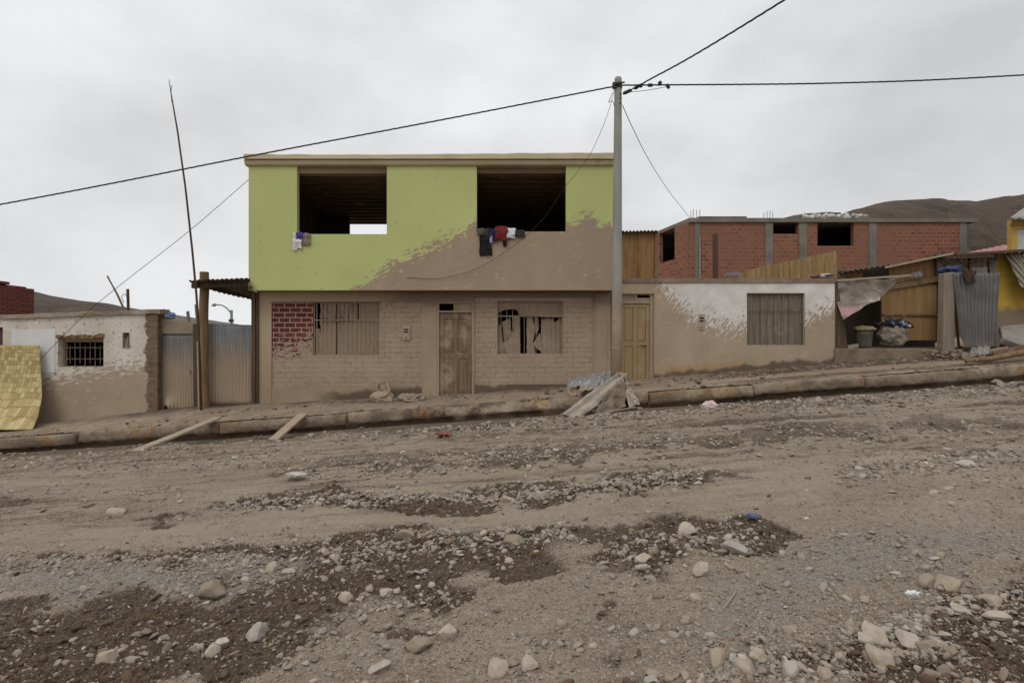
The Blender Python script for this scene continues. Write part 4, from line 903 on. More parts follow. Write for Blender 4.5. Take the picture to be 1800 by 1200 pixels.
# newer paint patch
pp = patch([(X(20, D2), D2 - .006, Z(652, D2)), (X(96, D2), D2 - .006, Z(655, D2)), (X(97, D2), D2 - .006, Z(578, D2)), (X(20, D2), D2 - .006, Z(579, D2))], 12, 12, sc=2, amp=.003)
pp.build('paint_patch', simple('fresh_white_paint', (0.56, 0.555, 0.54), (0.68, 0.675, 0.66), 1.5, .85, .15), Q, fix=False)
wq = MB().wall(win_l[0], win_l[1], win_l[2], win_l[3], D2 + .16, D2 + .20, [(win_l[0] + .04, win_l[1] - .03, win_l[2] + .02, win_l[3] - .14)]).build('window', M_DFRM, Q)
br = MB()
for k in range(9):
    xx = win_l[0] + .07 + k * .125; br.tube([(xx, D2 + .13, win_l[2] + (0.08 if k % 2 else 0)), (xx, D2 + .13, win_l[3] - (.22 if k % 3 == 1 else .12))], .009, 6)
for q_ in (.25, .62): br.box(win_l[0] + .03, win_l[1] - .03, D2 + .135, D2 + .145, win_l[2] + .75 * q_, win_l[2] + .75 * q_ + .018)
br.build('window_bars', M_BAR, wq)
lin = patch([(win_l[0] - .01, D2 - .012, win_l[3] - .05), (win_l[1] + .01, D2 - .012, win_l[3] - .03), (win_l[1] + .02, D2 - .012, win_l[3] + .05), (win_l[0] - .02, D2 - .012, win_l[3] + .03)], 24, 4, sc=6, amp=.05, seed=4)
solid(lin.build('lintel', M_POST, Q, fix=False), .03)
vt = MB().wall(ven[0], ven[1], ven[2], ven[3], D2 - .01, D2 + .03, [(ven[0] + .015, ven[1] - .015, ven[2] + .02, ven[3] - .015)]).build('vent', M_DFRM, Q)
vl = MB()
for k in range(4): vl.beam((ven[0] + .015, D2 + .04, ven[2] + .05 + .05 * k), (ven[1] - .015, D2 + .04, ven[2] + .06 + .05 * k), .03, .012)
vl.add([(ven[0] + .02, D2 + .03, ven[2] + .02), (ven[0] + .10, D2 + .03, ven[2] + .02), (ven[0] + .10, D2 + .05, ven[3] - .06)], [(0, 1, 2)])
vl.build('vent_slat', M_METER, vt)
MB().box(ql + .01, qx1 - .01, D2 + .301, 19.5, zl - .16, zl - .05).build('roof', M_EARTH, Q)
for a_ in (ql + .01, qx1 - .3): MB().box(a_, a_ + .29, D2 + .302, 19.5, -1.5, zl - .17).build('side_wall', M_FRAME, Q)
MB().box(ql + .31, qx1 - .31, 19.2, 19.5, -1.5, zl - .17).build('rear_wall', M_FRAME, Q)
MB().box(X(-70, D2) + .01, qx0 - .01, D2 + .1, D2 + .15, -1.4, Z(576, D2)).build('door', M_POSTD, Q)

# ================================================================== utility pole and lines
UP = thing('utility_pole', 'tall round concrete utility pole standing in front of the white house door', 'pole', (X(1083, 12.6), 12.6, zk(2.3)))
pole = MB().tube([(X(1083, 12.6), 12.6, 0.2), (X(1084, 12.6), 12.6, 2.0), (X(1085, 12.6), 12.6, 4.0), (X(1086.5, 12.6), 12.6, 7.38), (X(1086.5, 12.6), 12.6, 7.44), (X(1086.5, 12.6), 12.6, 7.47)], [.128, .118, .104, .080, .078, .05], 20)
def mat_pole():
    t = NT('pole_concrete_muddied'); x, y, z = t.sep(t.pos())
    c = t.ramp(t.noise(2.0, 6, 0.6, t.mp(t.pos(), (2, 2, .5))), [(0.3, (0.225, 0.222, 0.205)), (0.7, (0.315, 0.312, 0.29))])
    m = t.mr(t.math('ADD', z, t.math('MULTIPLY', t.noise(3, 5, 0.6), 1.2)), 2.7, 3.8, 1, 0)
    return t.done(t.mix(m, c, mudcol(t)), 0.9, t.bump(t.noise(50, 4, 0.7), 0.2, 0.005))
pole.build('pole', mat_pole(), UP, smooth=True)
for py in (563, 611):
    zz = Z(py, 12.6); MB().tube([(X(1083.4, 12.6), 12.6, zz - .012), (X(1083.4, 12.6), 12.6, zz + .012)], .1225, 20).build('strap', M_METER, UP)
hw = MB().tube([(X(1086.5, 12.6), 12.6, Z(156, 12.6)), (X(1086.5, 12.6), 12.6, Z(147, 12.6))], .092, 16).box(X(1076, 12.6), X(1082, 12.6), 12.50, 12.6, Z(157, 12.6), Z(148, 12.6)).tube([(X(1080, 12.6), 12.48, Z(152, 12.6)), (X(1096, 12.6), 12.48, Z(149, 12.6))], .02, 8)
for py in (168, 175.5, 184): MB().tube([(X(1089, 12.6), 12.50, Z(py, 12.6)), (X(1089, 12.6), 12.56, Z(py, 12.6))], .016, 8).build('bolt', M_IRON, UP)
hw.build('pole_clamp', M_IRON, UP)
M_CABLE = simple('black_cable', (0.022, 0.022, 0.023), (0.035, 0.035, 0.036), 5, 0.7, 0)
def cat(pts, n):                       # smooth curve through points
    P = [Vector(p) for p in pts]; P = [P[0] * 2 - P[1]] + P + [P[-1] * 2 - P[-2]]; out = []
    for i in range(1, len(P) - 2):
        a, b, c, d = P[i - 1:i + 3]
        for k in range(n):
            t_ = k / n; out.append(0.5 * ((2 * b) + (c - a) * t_ + (2 * a - 5 * b + 4 * c - d) * t_ ** 2 + (3 * b - a - 3 * c + d) * t_ ** 3))
    return out + [P[-2]]
def twisted(pts, r, pitch=0.6, sep=0.009, strands=3):
    P = cat(pts, 120); m = MB(); L_ = [0]
    for i in range(1, len(P)): L_.append(L_[-1] + (P[i] - P[i - 1]).length)
    step = max(1, 1)
    for s_ in range(strands):
        q = []
        for p, l in zip(P, L_):
            a = 2 * math.pi * (l / pitch + s_ / strands); d = (P[-1] - P[0]).normalized(); u = d.cross(Vector((0, 0, 1))).normalized(); w_ = u.cross(d)
            q.append(p + u * math.cos(a) * sep + w_ * math.sin(a) * sep)
        m.tube(q, r, 6)
    return m
def cable(label, pts, r=.0088, clamps=()):
    o = thing('power_cable', label, 'cable', tuple(pts[0]), 'cables strung from the concrete pole')
    twisted(pts, r).build('twisted_strands', M_CABLE, o, smooth=True)
    for c_, d_ in clamps:
        c_ = Vector(c_); d_ = Vector(d_); MB().tube([c_ - d_, c_ - d_ * .6, c_ + d_ * .6, c_ + d_], [.02, .04, .04, .02], 8).build('cable_clamp', M_CABLE, o)
    return o
D0 = 12.6
cable('twisted black cable sagging from the pole down to the far left across the green house', [W(1080, 152, D0), W(760, 214, D0), W(437, 275, D0), W(0, 359.5, D0), W(-900, 520, D0)])
cable('twisted black cable running level from the pole to the right', [W(1094, 150, D0), W(1175, 149.5, D0), W(1480, 146, D0), W(1800, 132, D0), W(2600, 80, D0)], clamps=[(W(1143, 150, D0), (.06, 0, .0)), (W(1160, 146, D0), (.03, 0, .03)), (W(1174, 152, D0), (.03, 0, -.05)), (W(1126, 151, D0), (.04, 0, -.02))])
e0 = W(1112, 156, 12.5); e1 = Vector((4.36, 9.1, 7.08)); ee = e1 + (e1 - e0) * 3.2; ee.z = 7.35
cable('twisted black cable rising steeply to the upper right over the road', [e0, W(1135, 144, 12.1), e1, ee], clamps=[(W(1103, 161.5, 12.52), (.10, 0, .045)), (W(1120, 153, 12.4), (.05, -.05, .02))])
def wire(label, pts, r):
    return tag(MB().tube(cat(pts, 14), r, 6).build('drop_wire', M_CABLE, None, pts[0], smooth=True), label, 'wire', 'thin wires hanging between pole and houses')
wire('thin wire drooping from the pole across the right upper window to the house front', [W(1079, 163, 12.5), W(1074, 182, 12.55), W(1060, 222, 12.7), W(1035, 275, 12.9), W(995, 327, 13.1), W(960, 378, 13.25), W(930, 410, 13.34), W(880, 448, 13.41), W(830, 475, 13.44), W(775, 489, 13.46), W(715, 488, 13.49)], .005)
wire('thin wire from the pole down to the roof of the red brick building', [W(1094, 185, 12.6), W(1112, 225, 14), W(1140, 280, 17), W(1175, 335, 21), W(1212, 382, 26)], .009)
wire('thin wire from the green house wall down to the flaking house behind the reed mat', [W(437, 316, 13.52), W(330, 408, 13.6), W(215, 498, 13.75), W(150, 552, 13.82), W(68, 634, 13.85)], .0062)
wire('short loose loop of wire dangling on the left of the pole top', [W(1080, 158, 12.48), W(1075, 168, 12.45), W(1071, 177, 12.45), W(1070, 180, 12.45), W(1077, 178, 12.45), W(1080, 188, 12.47)], .006)
wire('slack wire looping under the cable clamps at the pole top', [W(1106, 162, 12.5), W(1130, 160, 12.4), W(1155, 156, 12.4), W(1174, 152, 12.55)], .006)

# ================================================================== laundry over the sills
def cloth_mat(name, c, c2=None): return simple(name, c, c2 or tuple(q * 0.75 for q in c), 5, 0.95, 0.25)
def drape(label, px0, px1, sill, py_bot, mat, d=DU, seed=0, slant=0.0, lift=2.0, inn=.10, taper=1.0, name='garment', layer=0):
    x0, x1 = X(px0, d), X(px1, d); zs = Z(sill, d) + .006 + layer * .012; ln = max(.05, zs - Z(py_bot, d)); lf = lift / F * d
    def fn(u, v):
        w_ = x0 + (x1 - x0) * u
        if v < .3:
            t_ = v / .3; y = d + inn - (inn + .005) * t_; z = zs + lf * math.sin(math.pi * min(1, t_ * .9 + .1)) ; s_ = 0
        else:
            s_ = (v - .3) / .7; y = d - .025 - layer * .014; z = zs + lf * .3 * (1 - s_) - ln * s_ * (1 + .10 * mnoise.noise(Vector((u * 2.2, seed, 0))))
        xm = (x0 + x1) / 2; w_ = xm + (w_ - xm) * (1 + (taper - 1) * s_) + slant * s_ * ln
        y += -.012 * (1 + math.sin(u * (7 + seed % 4) + seed)) * (.3 + s_)
        y -= .035 * math.sin(math.pi * min(1, s_ * 1.1)) * (.4 + abs(mnoise.noise(Vector((u * 3, s_ * 3, seed))))); q = wrinkle((w_, y, z), 8, .034, seed); return (w_ + q.x, min(y + q.y, d + inn) if v < .3 else min(y + q.y, d - .012), z + q.z)
    o = MB().grid(fn, 22, 26).build(name, mat, None, (((x0 + x1) / 2), d, zs), smooth=True, fix=False)
    solid(o, .008); return tag(o, label, 'garment', 'laundry hanging over the window sills')
drape('white shirt hanging lowest over the left upper window sill', 517.5, 533, 411.5, 438, cloth_mat('white_cotton', (.68, .66, .66)), seed=1, slant=-.08)
drape('purple-blue cloth laid over the white shirt on the left upper sill', 521, 534, 411.5, 423, cloth_mat('violet_cotton', (.065, .045, .22)), seed=2, layer=1, taper=.7)
drape('grey brown trousers hanging at the right of the left upper sill laundry', 534, 546, 411.5, 432, cloth_mat('grey_cotton', (.24, .19, .185)), seed=3)
drape('long black garment hanging far below the right upper window sill', 843, 862, 407, 450, cloth_mat('black_cotton', (.014, .014, .016)), seed=4, slant=.04, taper=1.15)
drape('olive brown rag bunched at the left jamb of the right upper window', 839, 857, 407, 415, cloth_mat('olive_cotton', (.10, .075, .05)), seed=5, lift=5, layer=1)
drape('navy blue garment between the black one and the red one', 855, 873, 407, 425, cloth_mat('navy_cotton', (.018, .020, .048)), seed=6, lift=5, layer=1)
drape('pale blue cloth end peeping out under the navy garment', 861, 870, 407, 427, cloth_mat('paleblue_cotton', (.34, .38, .46)), seed=12)
drape('dark red garment in the middle of the right upper sill laundry', 870, 892, 407, 423, cloth_mat('wine_cotton', (.17, .022, .026)), seed=7, lift=7, layer=2)
drape('small black strap dangling under the red garment', 885, 891, 407, 433, cloth_mat('black_cotton_strap', (.015, .013, .013)), seed=8)
drape('white cloth beside the red garment on the right upper sill', 891, 906, 407, 420, cloth_mat('white_linen', (.66, .66, .67)), seed=9, lift=5, layer=1)
drape('charcoal grey garment at the right end of the sill laundry', 904, 921, 407, 417, cloth_mat('charcoal_cotton', (.04, .04, .045)), seed=10, lift=3, slant=.2)

# ================================================================== lane at the left: mat, yard door, gate
edge_px = lambda t_: np.interp(t_, [0, .35, .62, .85, 1], [70, 72, 73.5, 67, 58])
def matfn(u, v):                      # v: 0 top, 1 bottom
    d = 13.86 - .12 * v - .75 * v ** 2.6; py = 607 + 147 * v ** 1.0; py = 606.5 + (755 - 606.5) * v
    xr = X(edge_px(v), d); xl = X(-75, 13.5) + .02 * math.sin(v * 5)
    q = wrinkle((u * 3, v * 3, 2), 1.2, .02, 3)
    return (xl + (xr - xl) * u, d + q.y, Z(py, d) + (0.012 * mnoise.noise(Vector((u * 14, 0, 4))) if v < .01 else 0))
def mat_reed():
    t = NT('woven_reed'); v = t.pos(); x, y, z = t.sep(v); S = 11.5; x = t.math('ADD', x, t.math('MULTIPLY', t.math('SUBTRACT', t.noise(3.5, 4, .6), .5), .10))
    zz = t.math('ADD', t.math('SUBTRACT', z, t.math('MULTIPLY', y, 0.75)), t.math('MULTIPLY', t.math('SUBTRACT', t.noise(4, 4, .6, t.mp(v, (1, 1, 1), loc=(3, 1, 2))), .5), .09))
    cu, cw = t.math('FLOOR', t.math('MULTIPLY', x, S)), t.math('FLOOR', t.math('MULTIPLY', zz, S))
    par = t.math('PINGPONG', t.math('ADD', cu, t.math('MULTIPLY', cw, 1.0)), 1.0)
    cell = t.comb(cu, cw, 0.0)
    wn_ = t.n('ShaderNodeTexWhiteNoise'); t.put(wn_.inputs['Vector'], cell); rv = wn_.outputs['Value']
    fh = t.noise(3, 3, .6, t.mp(v, (1.5, 1, 22))); fv = t.noise(3, 3, .6, t.mp(v, (22, 1, 1.5)))
    f = t.math('ADD', t.math('MULTIPLY', fh, par), t.math('MULTIPLY', fv, t.math('SUBTRACT', 1.0, par)))
    k = t.math('ADD', t.math('MULTIPLY', f, .6), t.math('MULTIPLY', rv, .45))
    c = t.ramp(k, [(.25, (.285, .200, .075)), (.5, (.40, .305, .130)), (.75, (.52, .435, .215))])
    fx = t.math('FRACT', t.math('MULTIPLY', x, S)); fz = t.math('FRACT', t.math('MULTIPLY', zz, S))
    ed = t.math('MINIMUM', t.math('MULTIPLY', fx, t.math('SUBTRACT', 1.0, fx)), t.math('MULTIPLY', fz, t.math('SUBTRACT', 1.0, fz)))
    c = t.mix(t.mr(ed, 0.0, .10, .6, 0), c, (.14, .09, .03)); c = t.mix(t.mr(t.noise(2, 5, .6), .5, .7, 0, .4), c, (.30, .215, .085))
    return t.done(c, .7, t.bump(t.math('ADD', t.math('MULTIPLY', f, .5), ed), .7, .01), spec=.3)
tag(solid(MB().grid(matfn, 60, 50).build('reed_mat', mat_reed(), None, (X(10, 13.5), 13.5, -.5), smooth=True, fix=False), .012), 'woven yellow reed mat leaning on the flaking house wall', 'reed mat')

DY = 14.16
Y_ = thing('yard_wall', 'grey sheet-metal yard door set in a mud wall beside the flaking house', 'wall', (X(310, DY), DY, zw(X(310, DY))))
dd = (X(282, DY), X(340, DY), -.11, Z(586, DY))
wy = MB().wall(X(278.5, DY), X(352, DY), -.8, Z(560, DY), DY, DY + .18, [(dd[0], dd[1], -2, dd[3])])
wy.v = [(v[0], v[1], v[2] - .10 * (v[0] - X(280, DY)) if v[2] > Z(561, DY) else v[2]) for v in wy.v]
wy.build('wall', simple('mud_yard_wall', (.20, .155, .11), (.31, .25, .185), 1.6, .92, .35, local=False), Y_)
M_SH1 = mat_sheet('muddied_sheet_door', 0.75, 1.85, (.21, .225, .24), (.125, .135, .145))
yd = corrugated([(dd[0] + .04, DY + .05, dd[2]), (dd[1] - .04, DY + .05, dd[2]), (dd[1] - .04, DY + .05, dd[3] - .03), (dd[0] + .04, DY + .05, dd[3] - .03)], 11, .007, 20, dent=.006)
q0 = Vector((dd[0] + .12, DY, dd[2] + .12))
yd.v = [(v[0] + .05 * math.exp(-(((v[0] - q0.x) / .12) ** 2 + ((v[2] - q0.z) / .14) ** 2)), v[1] - .16 * math.exp(-(((v[0] - q0.x - .1) / .14) ** 2 + ((v[2] - q0.z) / .16) ** 2)), v[2] + .14 * math.exp(-(((v[0] - q0.x) / .10) ** 2 + ((v[2] - dd[2]) / .10) ** 2))) for v in yd.v]
ydo = solid(yd.build('door', M_SH1, Y_, smooth=True, fix=False), .004)
MB().wall(dd[0], dd[1], dd[2], dd[3], DY + .03, DY + .07, [(dd[0] + .04, dd[1] - .04, -2, dd[3] - .035)]).build('door_frame', M_SH1, Y_)
MB().tube([(dd[1] - .06, DY - .0, Z(650, DY)), (dd[1] - .06, DY - .035, Z(651, DY)), (dd[1] - .06, DY - .035, Z(656, DY)), (dd[1] - .06, DY, Z(657, DY))], .01, 6).build('handle', M_IRON, ydo)
MB().box(dd[0] + .05, dd[1] - .05, DY + .3, DY + .32, -.6, .6).build('torn_gap_shade', M_BLACK, Y_)  # black sheet added to paint the shade behind the torn door corner

DG = 13.8
GT = thing('yard_gate', 'corrugated metal gate between rough wooden posts under a tin roof', 'gate', (X(404, DG), DG, zw(X(404, DG))))
tr = [(X(358.5 + .8 * math.sin(k * 1.7), DG), DG + .01 * math.sin(k), Z(735 - 257 * k / 9, DG)) for k in range(10)]
MB().tube(tr, [.112, .110, .108, .105, .104, .106, .103, .105, .104, .102], 14).build('gate_post', M_POST, GT, smooth=False)
MB().box(X(441, DG), X(447.5, DG), DG + .02, DG + .14, -.2, Z(512, DG)).box(X(447.8, DG), X(451.5, DG), DG + .06, DG + .11, -.2, Z(513, DG)).build('gate_post', M_POSTD, GT)
MB().beam(W(338, 503, 13.55), W(452, 499, 13.55), .09, .10).build('beam', M_POSTD, GT)
M_TIN = simple('sooty_tin', (.075, .066, .056), (.15, .132, .112), 5, .7, .2, metal=.2)
rf = corrugated([W(332, 493, 13.2), W(439, 488.5, 13.2), W(452, 530, 16.2), W(341, 502, 14.1)], 13, .013, 8, dent=.03)
solid(rf.build('roof', M_TIN, GT, smooth=True, fix=False), .005)
MB().beam(W(345, 500, 13.45), W(448, 524, 15.9), .07, .08).beam(W(440, 505, 13.4), W(450, 527, 15.9), .06, .08).build('rafter', M_POSTD, GT)
M_SH2 = mat_sheet('muddied_gate_sheet', 0.9, 2.0, (.255, .275, .30), (.15, .163, .18))
gz_ = (Z(711, 13.98), Z(571, 13.98))
gd = corrugated([(X(367, 13.98), 13.98, gz_[0]), (X(441, 13.98), 13.98, gz_[0]), (X(441, 13.98), 13.98, gz_[1]), (X(367, 13.98), 13.98, gz_[1])], 13, .012, 18, dent=.012)
go = solid(gd.build('gate', M_SH2, GT, smooth=True, fix=False), .004)
MB().beam((X(367, 14), 14.02, gz_[1] - .05), (X(441, 14), 14.02, gz_[1] - .05), .04, .06).beam((X(367, 14), 14.02, gz_[0] + .08), (X(441, 14), 14.02, gz_[0] + .08), .04, .06).build('rail', M_POST, go)
MB().box(X(366, 14.2), X(452, 14.2), 14.2, 14.5, -.5, Z(713, 14.1)).build('under_gate_shade', M_BLACK, GT)  # black block standing in for the shade in the gap below the gate
tag(MB().beam(W(346, 740, 13.95), W(344.5, 569, 13.95), .13, .05, (0, 1, 0)).build('plank_post', M_POSTD, None, W(346, 724, 13.95)), 'dark upright plank between the sheet-metal door and the rough post', 'plank')
tag(MB().beam(W(350, 733, 13.70), W(347.6, 600, 13.75), .035, .035, (0, 1, 0)).build('stick', M_PLANK, None, W(350, 722, 13.7)), 'thin pale lath standing against the rough gate post', 'lath')
tag(MB().tube([W(354, 727, 13.5), W(349, 570, 13.35), W(345, 515, 13.05), W(338, 440, 12.9), W(326, 330, 12.7), W(312, 230, 12.55), W(303, 178, 12.5), W(300, 160, 12.5), W(297, 140, 12.5)], [.028, .027, .025, .023, .021, .018, .014, .010, .006], 8).tube([W(300, 165, 12.5), W(302.5, 150, 12.48)], .006, 5).tube([W(302, 180, 12.5), W(299, 150, 12.52)], .007, 5).build('cane_mast', M_POSTD, None, W(354, 722, 13.5), smooth=True), 'tall thin leaning cane mast rising above the gate roof', 'mast')

# ---- beyond the lane
BT = thing('brick_tower', 'dark red stack of brickwork rising behind the flaking house roof', 'building', (X(20, 20), 20, 0))
def mat_tower():
    t = NT('dark_red_brick'); x, y, z = t.sep(t.pos())
    b = brick_tex(t, t.comb(t.math('ADD', x, y), z, 0.0), (.27, .066, .042), (.15, .042, .030), (.045, .022, .018), .42, .088, .024)
    c = t.mix(t.mr(t.noise(1.2, 4), .45, .65, 0, .4), b.outputs['Color'], (.13, .04, .03)); return t.done(c, .9, t.bump(b.outputs['Fac'], -1, .02))
MT = mat_tower()
MB().box(X(-160, 20), X(60, 21.5), 20, 21.5, -1, Z(508, 21.5)).box(X(-160, 20), X(46, 21.45), 20.01, 21.45, Z(508, 21.5) + .003, Z(504.5, 21.5)).box(X(-160, 20), X(17, 20.6), 19.98, 20.6, Z(504.5, 21.5) + .003, Z(494.5, 20.4)).build('wall', MT, BT)
MB().box(X(-160, 20), X(-40, 20), 19.9, 19.97, -1, Z(515, 20)).build('column', M_CONC, BT)
tag(MB().tube([W(226, 556, 15), W(224.5, 508, 15)], .035, 8).build('roof_post', M_POSTD, None, W(226, 556, 15)), 'short dark post standing on the flaking house roof', 'post')
tag(MB().tube([W(224, 556, 14.9), W(206, 517, 14.85), W(188.5, 485, 14.8)], [.028, .026, .022], 8).tube(cat([W(218, 532, 14.9), W(214, 522, 14.88), W(219, 516, 14.88), W(223, 522, 14.9)], 6), .008, 5).build('leaning_stick', M_POST, None, W(224, 556, 14.9)), 'slanting stick propped on the short post on the flaking house roof', 'stick')
tag(MB().tube([W(334, 585, 17), W(330, 547, 17)], .045, 8).build('grey_post', M_CONC, None, W(334, 585, 17)), 'short grey post behind the yard door wall', 'post')
tag(MB().beam(W(351, 600, 17.5), W(345, 535, 17.5), .09, .05, (0, 1, 0)).build('grey_board', M_CONC, None, W(351, 600, 17.5)), 'taller grey board leaning behind the yard door wall', 'board')
def lump(name, label, cat_, px, py, d, rx, ry, rz, mat, seed, amp=.3, sc=2.0, group=None, sub=4, flat=0.35, fold=0.0, yaw=0):
    v, f = ico(sub); c = W(px, py, d); out = []
    for q in v:
        n_ = mnoise.noise(Vector(q * sc) + Vector((seed * 7.1, 0, 0))) + .5 * mnoise.noise(Vector(q * sc * 2.6) + Vector((0, seed * 3.3, 0)))
        if fold: n_ += fold * (abs(mnoise.noise(Vector(q * sc * 1.7) + Vector((seed, 9, 0)))) - .25)
        r_ = 1 + amp * n_; x, y, z = q[0] * rx * r_, q[1] * ry * r_, q[2] * rz * r_
        if z < -rz * flat: z = -rz * flat + (z + rz * flat) * .15
        cy, sy_ = math.cos(yaw), math.sin(yaw); out.append((c.x + x * cy - y * sy_, c.y + x * sy_ + y * cy, c.z + z + rz * flat))
    me = np_mesh(name, out, f); o = link_mesh(name, me, mat, None, c, smooth=True); return tag(o, label, cat_, group)
lump('blue_tarp', 'scrap of blue tarpaulin bunched on the wall behind the flaking house corner', 'tarp', 291, 560, 15, .18, .2, .16, simple('blue_plastic', (.04, .12, .36), (.30, .38, .52), 6, .5, .3), 2, .5, 2.5, fold=.5)
SLp = thing('street_lamp', 'distant curved-arm street lamp seen over the corrugated gate', 'street lamp', (X(407, 45), 45, 0))
MB().tube([(X(407, 45), 45, 0), W(407, 545, 45)], .13, 8, .10).build('pole', M_POLE, SLp)
MB().tube(cat([W(407, 552, 45), W(400, 543, 45), W(390, 536.5, 45), W(377, 535.5, 45)], 6), .055, 6).build('arm', M_POLE, SLp)
MB().tube([W(380, 535.5, 45), W(377, 535.8, 45), W(372, 537, 45)], [.08, .14, .05], 8).build('lamp_head', M_POLE, SLp)
MB().box(X(404, 45), X(409, 45), 44.8, 45.2, Z(566, 45), Z(561, 45)).build('transformer_box', M_IRON, SLp)

# ================================================================== things on the pavement at the left and centre
def plank(label, a, b, w, h, mat=None, up=(0, 0, 1), sag=0):
    a, b = Vector(a), Vector(b); m = MB(); n = 14; d = (b - a).normalized(); sx = d.cross(Vector(up)).normalized(); uz = sx.cross(d)
    vs = []
    for i in range(n + 1):
        p = a.lerp(b, i / n) - uz * sag * math.sin(math.pi * i / n); e = .012 * mnoise.noise(Vector((i * .9, a.x, 1)))
        vs += [p + sx * (s_ * (w / 2 + e)) + uz * (t_ * h / 2) for s_, t_ in ((-1, -1), (1, -1), (1, 1), (-1, 1))]
    m.add(vs, [(i * 4 + k, i * 4 + (k + 1) % 4, (i + 1) * 4 + (k + 1) % 4, (i + 1) * 4 + k) for i in range(n) for k in range(4)] + [(3, 2, 1, 0), (n * 4, n * 4 + 1, n * 4 + 2, n * 4 + 3)])
    return tag(m.build('plank', mat or M_PLANK, None, a), label, 'plank', 'planks bridging the gutter')
def gpt(u, v, up=0.0):
    x, y = to_xy(np.array([float(u)]), np.array([float(v)])); return Vector((float(x[0]), float(y[0]), float(ground_z(x, y)[0]) + up))
plank('longer pale plank laid from the road up onto the kerb', gpt(236, 802, .02), W(383, 735, 12.36) + Vector((0, 0, .015)), .20, .035, sag=.01)
plank('shorter pale plank laid up against the kerb before the brick panel', gpt(480, 774, .03), W(533, 729, 12.22) + Vector((0, 0, .02)), .20, .035)
plank('broken grey board lying flat on the pavement by the gate', Vector((X(388, 12.9), 12.9, pave_z(X(388, 12.9), 12.9) + .03)), Vector((X(424, 13.1), 13.1, pave_z(X(424, 13.1), 13.1) + .05)), .16, .03)
plank('small pale board lying before the sheet-metal yard door', Vector((X(316, 13.5), 13.5, pave_z(X(316, 13.5), 13.5) + .05)), Vector((X(342, 13.6), 13.6, pave_z(X(342, 13.6), 13.6) + .06)), .12, .025)
M_SACK = simple('silted_sackcloth', (.24, .185, .13), (.36, .285, .21), 7, .95, .4, local=False)
def pav(px, d): x = X(px, d); return Z(0, d) and 600 + (EYE - pave_z(x, d)) / d * F
SB = lump('sand_sack', 'slumped mud-caked sack with a knotted cloth on top, under the barred window', 'sack', 671, pav(671, 13.5) - 1, 13.5, .29, .17, .17, M_SACK, 3, .22, 1.6, 'mud-caked sacks by the wall', flat=.5, fold=.4)
kn = patch([W(661, 697, 13.55), W(682, 697, 13.55), W(684, 680, 13.66), W(664, 664, 13.75)], 24, 24, off=lambda u, v: .05 * math.sin(u * 9 + v * 4), sc=6, amp=.05, seed=3)
solid(kn.build('knotted_cloth', M_SACK, SB, smooth=True, fix=False), .02)
MB().tube(cat([W(660, 692, 13.42), W(670, 697, 13.36), W(680, 693, 13.38), W(684, 684, 13.5), W(679, 672, 13.6)], 6), [.03] * 24 + [.02], 8).build('tied_neck', M_SACK, SB, smooth=True)
lump('flat_sack', 'flattened mud-caked sack lying beside the weathered front door', 'sack', 724, pav(724, 13.5) - 1, 13.5, .27, .20, .12, M_SACK, 5, .5, 2.2, 'mud-caked sacks by the wall', flat=.3, fold=.8)

# ---- crumpled sheets and canvas round the pole foot
M_CRUMP = mat_sheet('crumpled_tin', 0.55, 0.72, (.34, .35, .36), (.18, .187, .192))
def crumple(label, c, seed, amp=.06, waves=7):
    p = patch(c, 46, 26, off=lambda u, v: .018 * math.sin(u * waves * 2 * math.pi) + .05 * math.sin(v * 5 + u * 3 + seed), sc=3.2, amp=amp, seed=seed)
    return tag(solid(p.build('tin_sheet', M_CRUMP, None, c[0], smooth=False, fix=False), .006), label, 'metal sheet', 'crumpled metal sheets by the pole')
crumple('silvery crumpled tin sheet lying lowest against the pole foot', [W(1000, 702, 12.40), W(1070, 696, 12.30), W(1080, 668, 12.75), W(1000, 670, 12.85)], 2, .08)
crumple('bluish rolled tin sheet on top of the heap by the pole foot', [W(1002, 678, 12.55), W(1074, 668, 12.55), W(1076, 652, 12.95), W(1014, 660, 13.0)], 5, .06)
crumple('mud-coated bent tin sheet between the two bright ones by the pole foot', [W(1020, 690, 12.25), W(1078, 684, 12.30), W(1084, 664, 12.5), W(1018, 674, 12.55)], 8, .06)
M_CANV = simple('muddy_canvas', (.25, .212, .168), (.40, .348, .285), 4, .9, .35, local=False)
M_CANVD = simple('muddy_canvas_brown', (.135, .10, .070), (.22, .17, .12), 4, .9, .35, local=False)
CV = thing('canvas_sheet', 'stiff muddy canvas draped like a tent from the pole foot to the gutter', 'canvas', W(1075, 722, 12.0))
def canv(name, c, mat, seed, folds, amp=.02, fa=.03, rough=1.0):
    p = patch(c, 44, 44, off=lambda u, v: fa * math.sin(u * folds * 6.28 + v * 2) * (1 - .3 * v) + rough * (.018 * abs(math.sin(u * 8 - v * 5 + seed)) + .014 * math.sin(v * 16 + u * 11 + seed)), sc=6.5, amp=amp * 1.9, seed=seed)
    return solid(p.build(name, mat, CV, smooth=True, fix=False), .012)
canv('draped_fold', [W(986, 730, 11.72), W(1020, 735, 11.62), W(1099, 668, 12.30), W(1086, 655, 12.40)], M_CANV, 2, 1.5, .010, .04, .25)
canv('canvas_side', [W(1044, 729, 11.68), W(1098, 717, 11.86), W(1099, 664, 12.33), W(1072, 684, 12.15)], M_CANVD, 4, 2.2, .02, .035)
canv('canvas_flap', [W(1106, 716, 11.95), W(1126, 711, 12.0), W(1102, 672, 12.36), W(1097, 662, 12.36)], M_CANV, 6, 1, .02, .012)
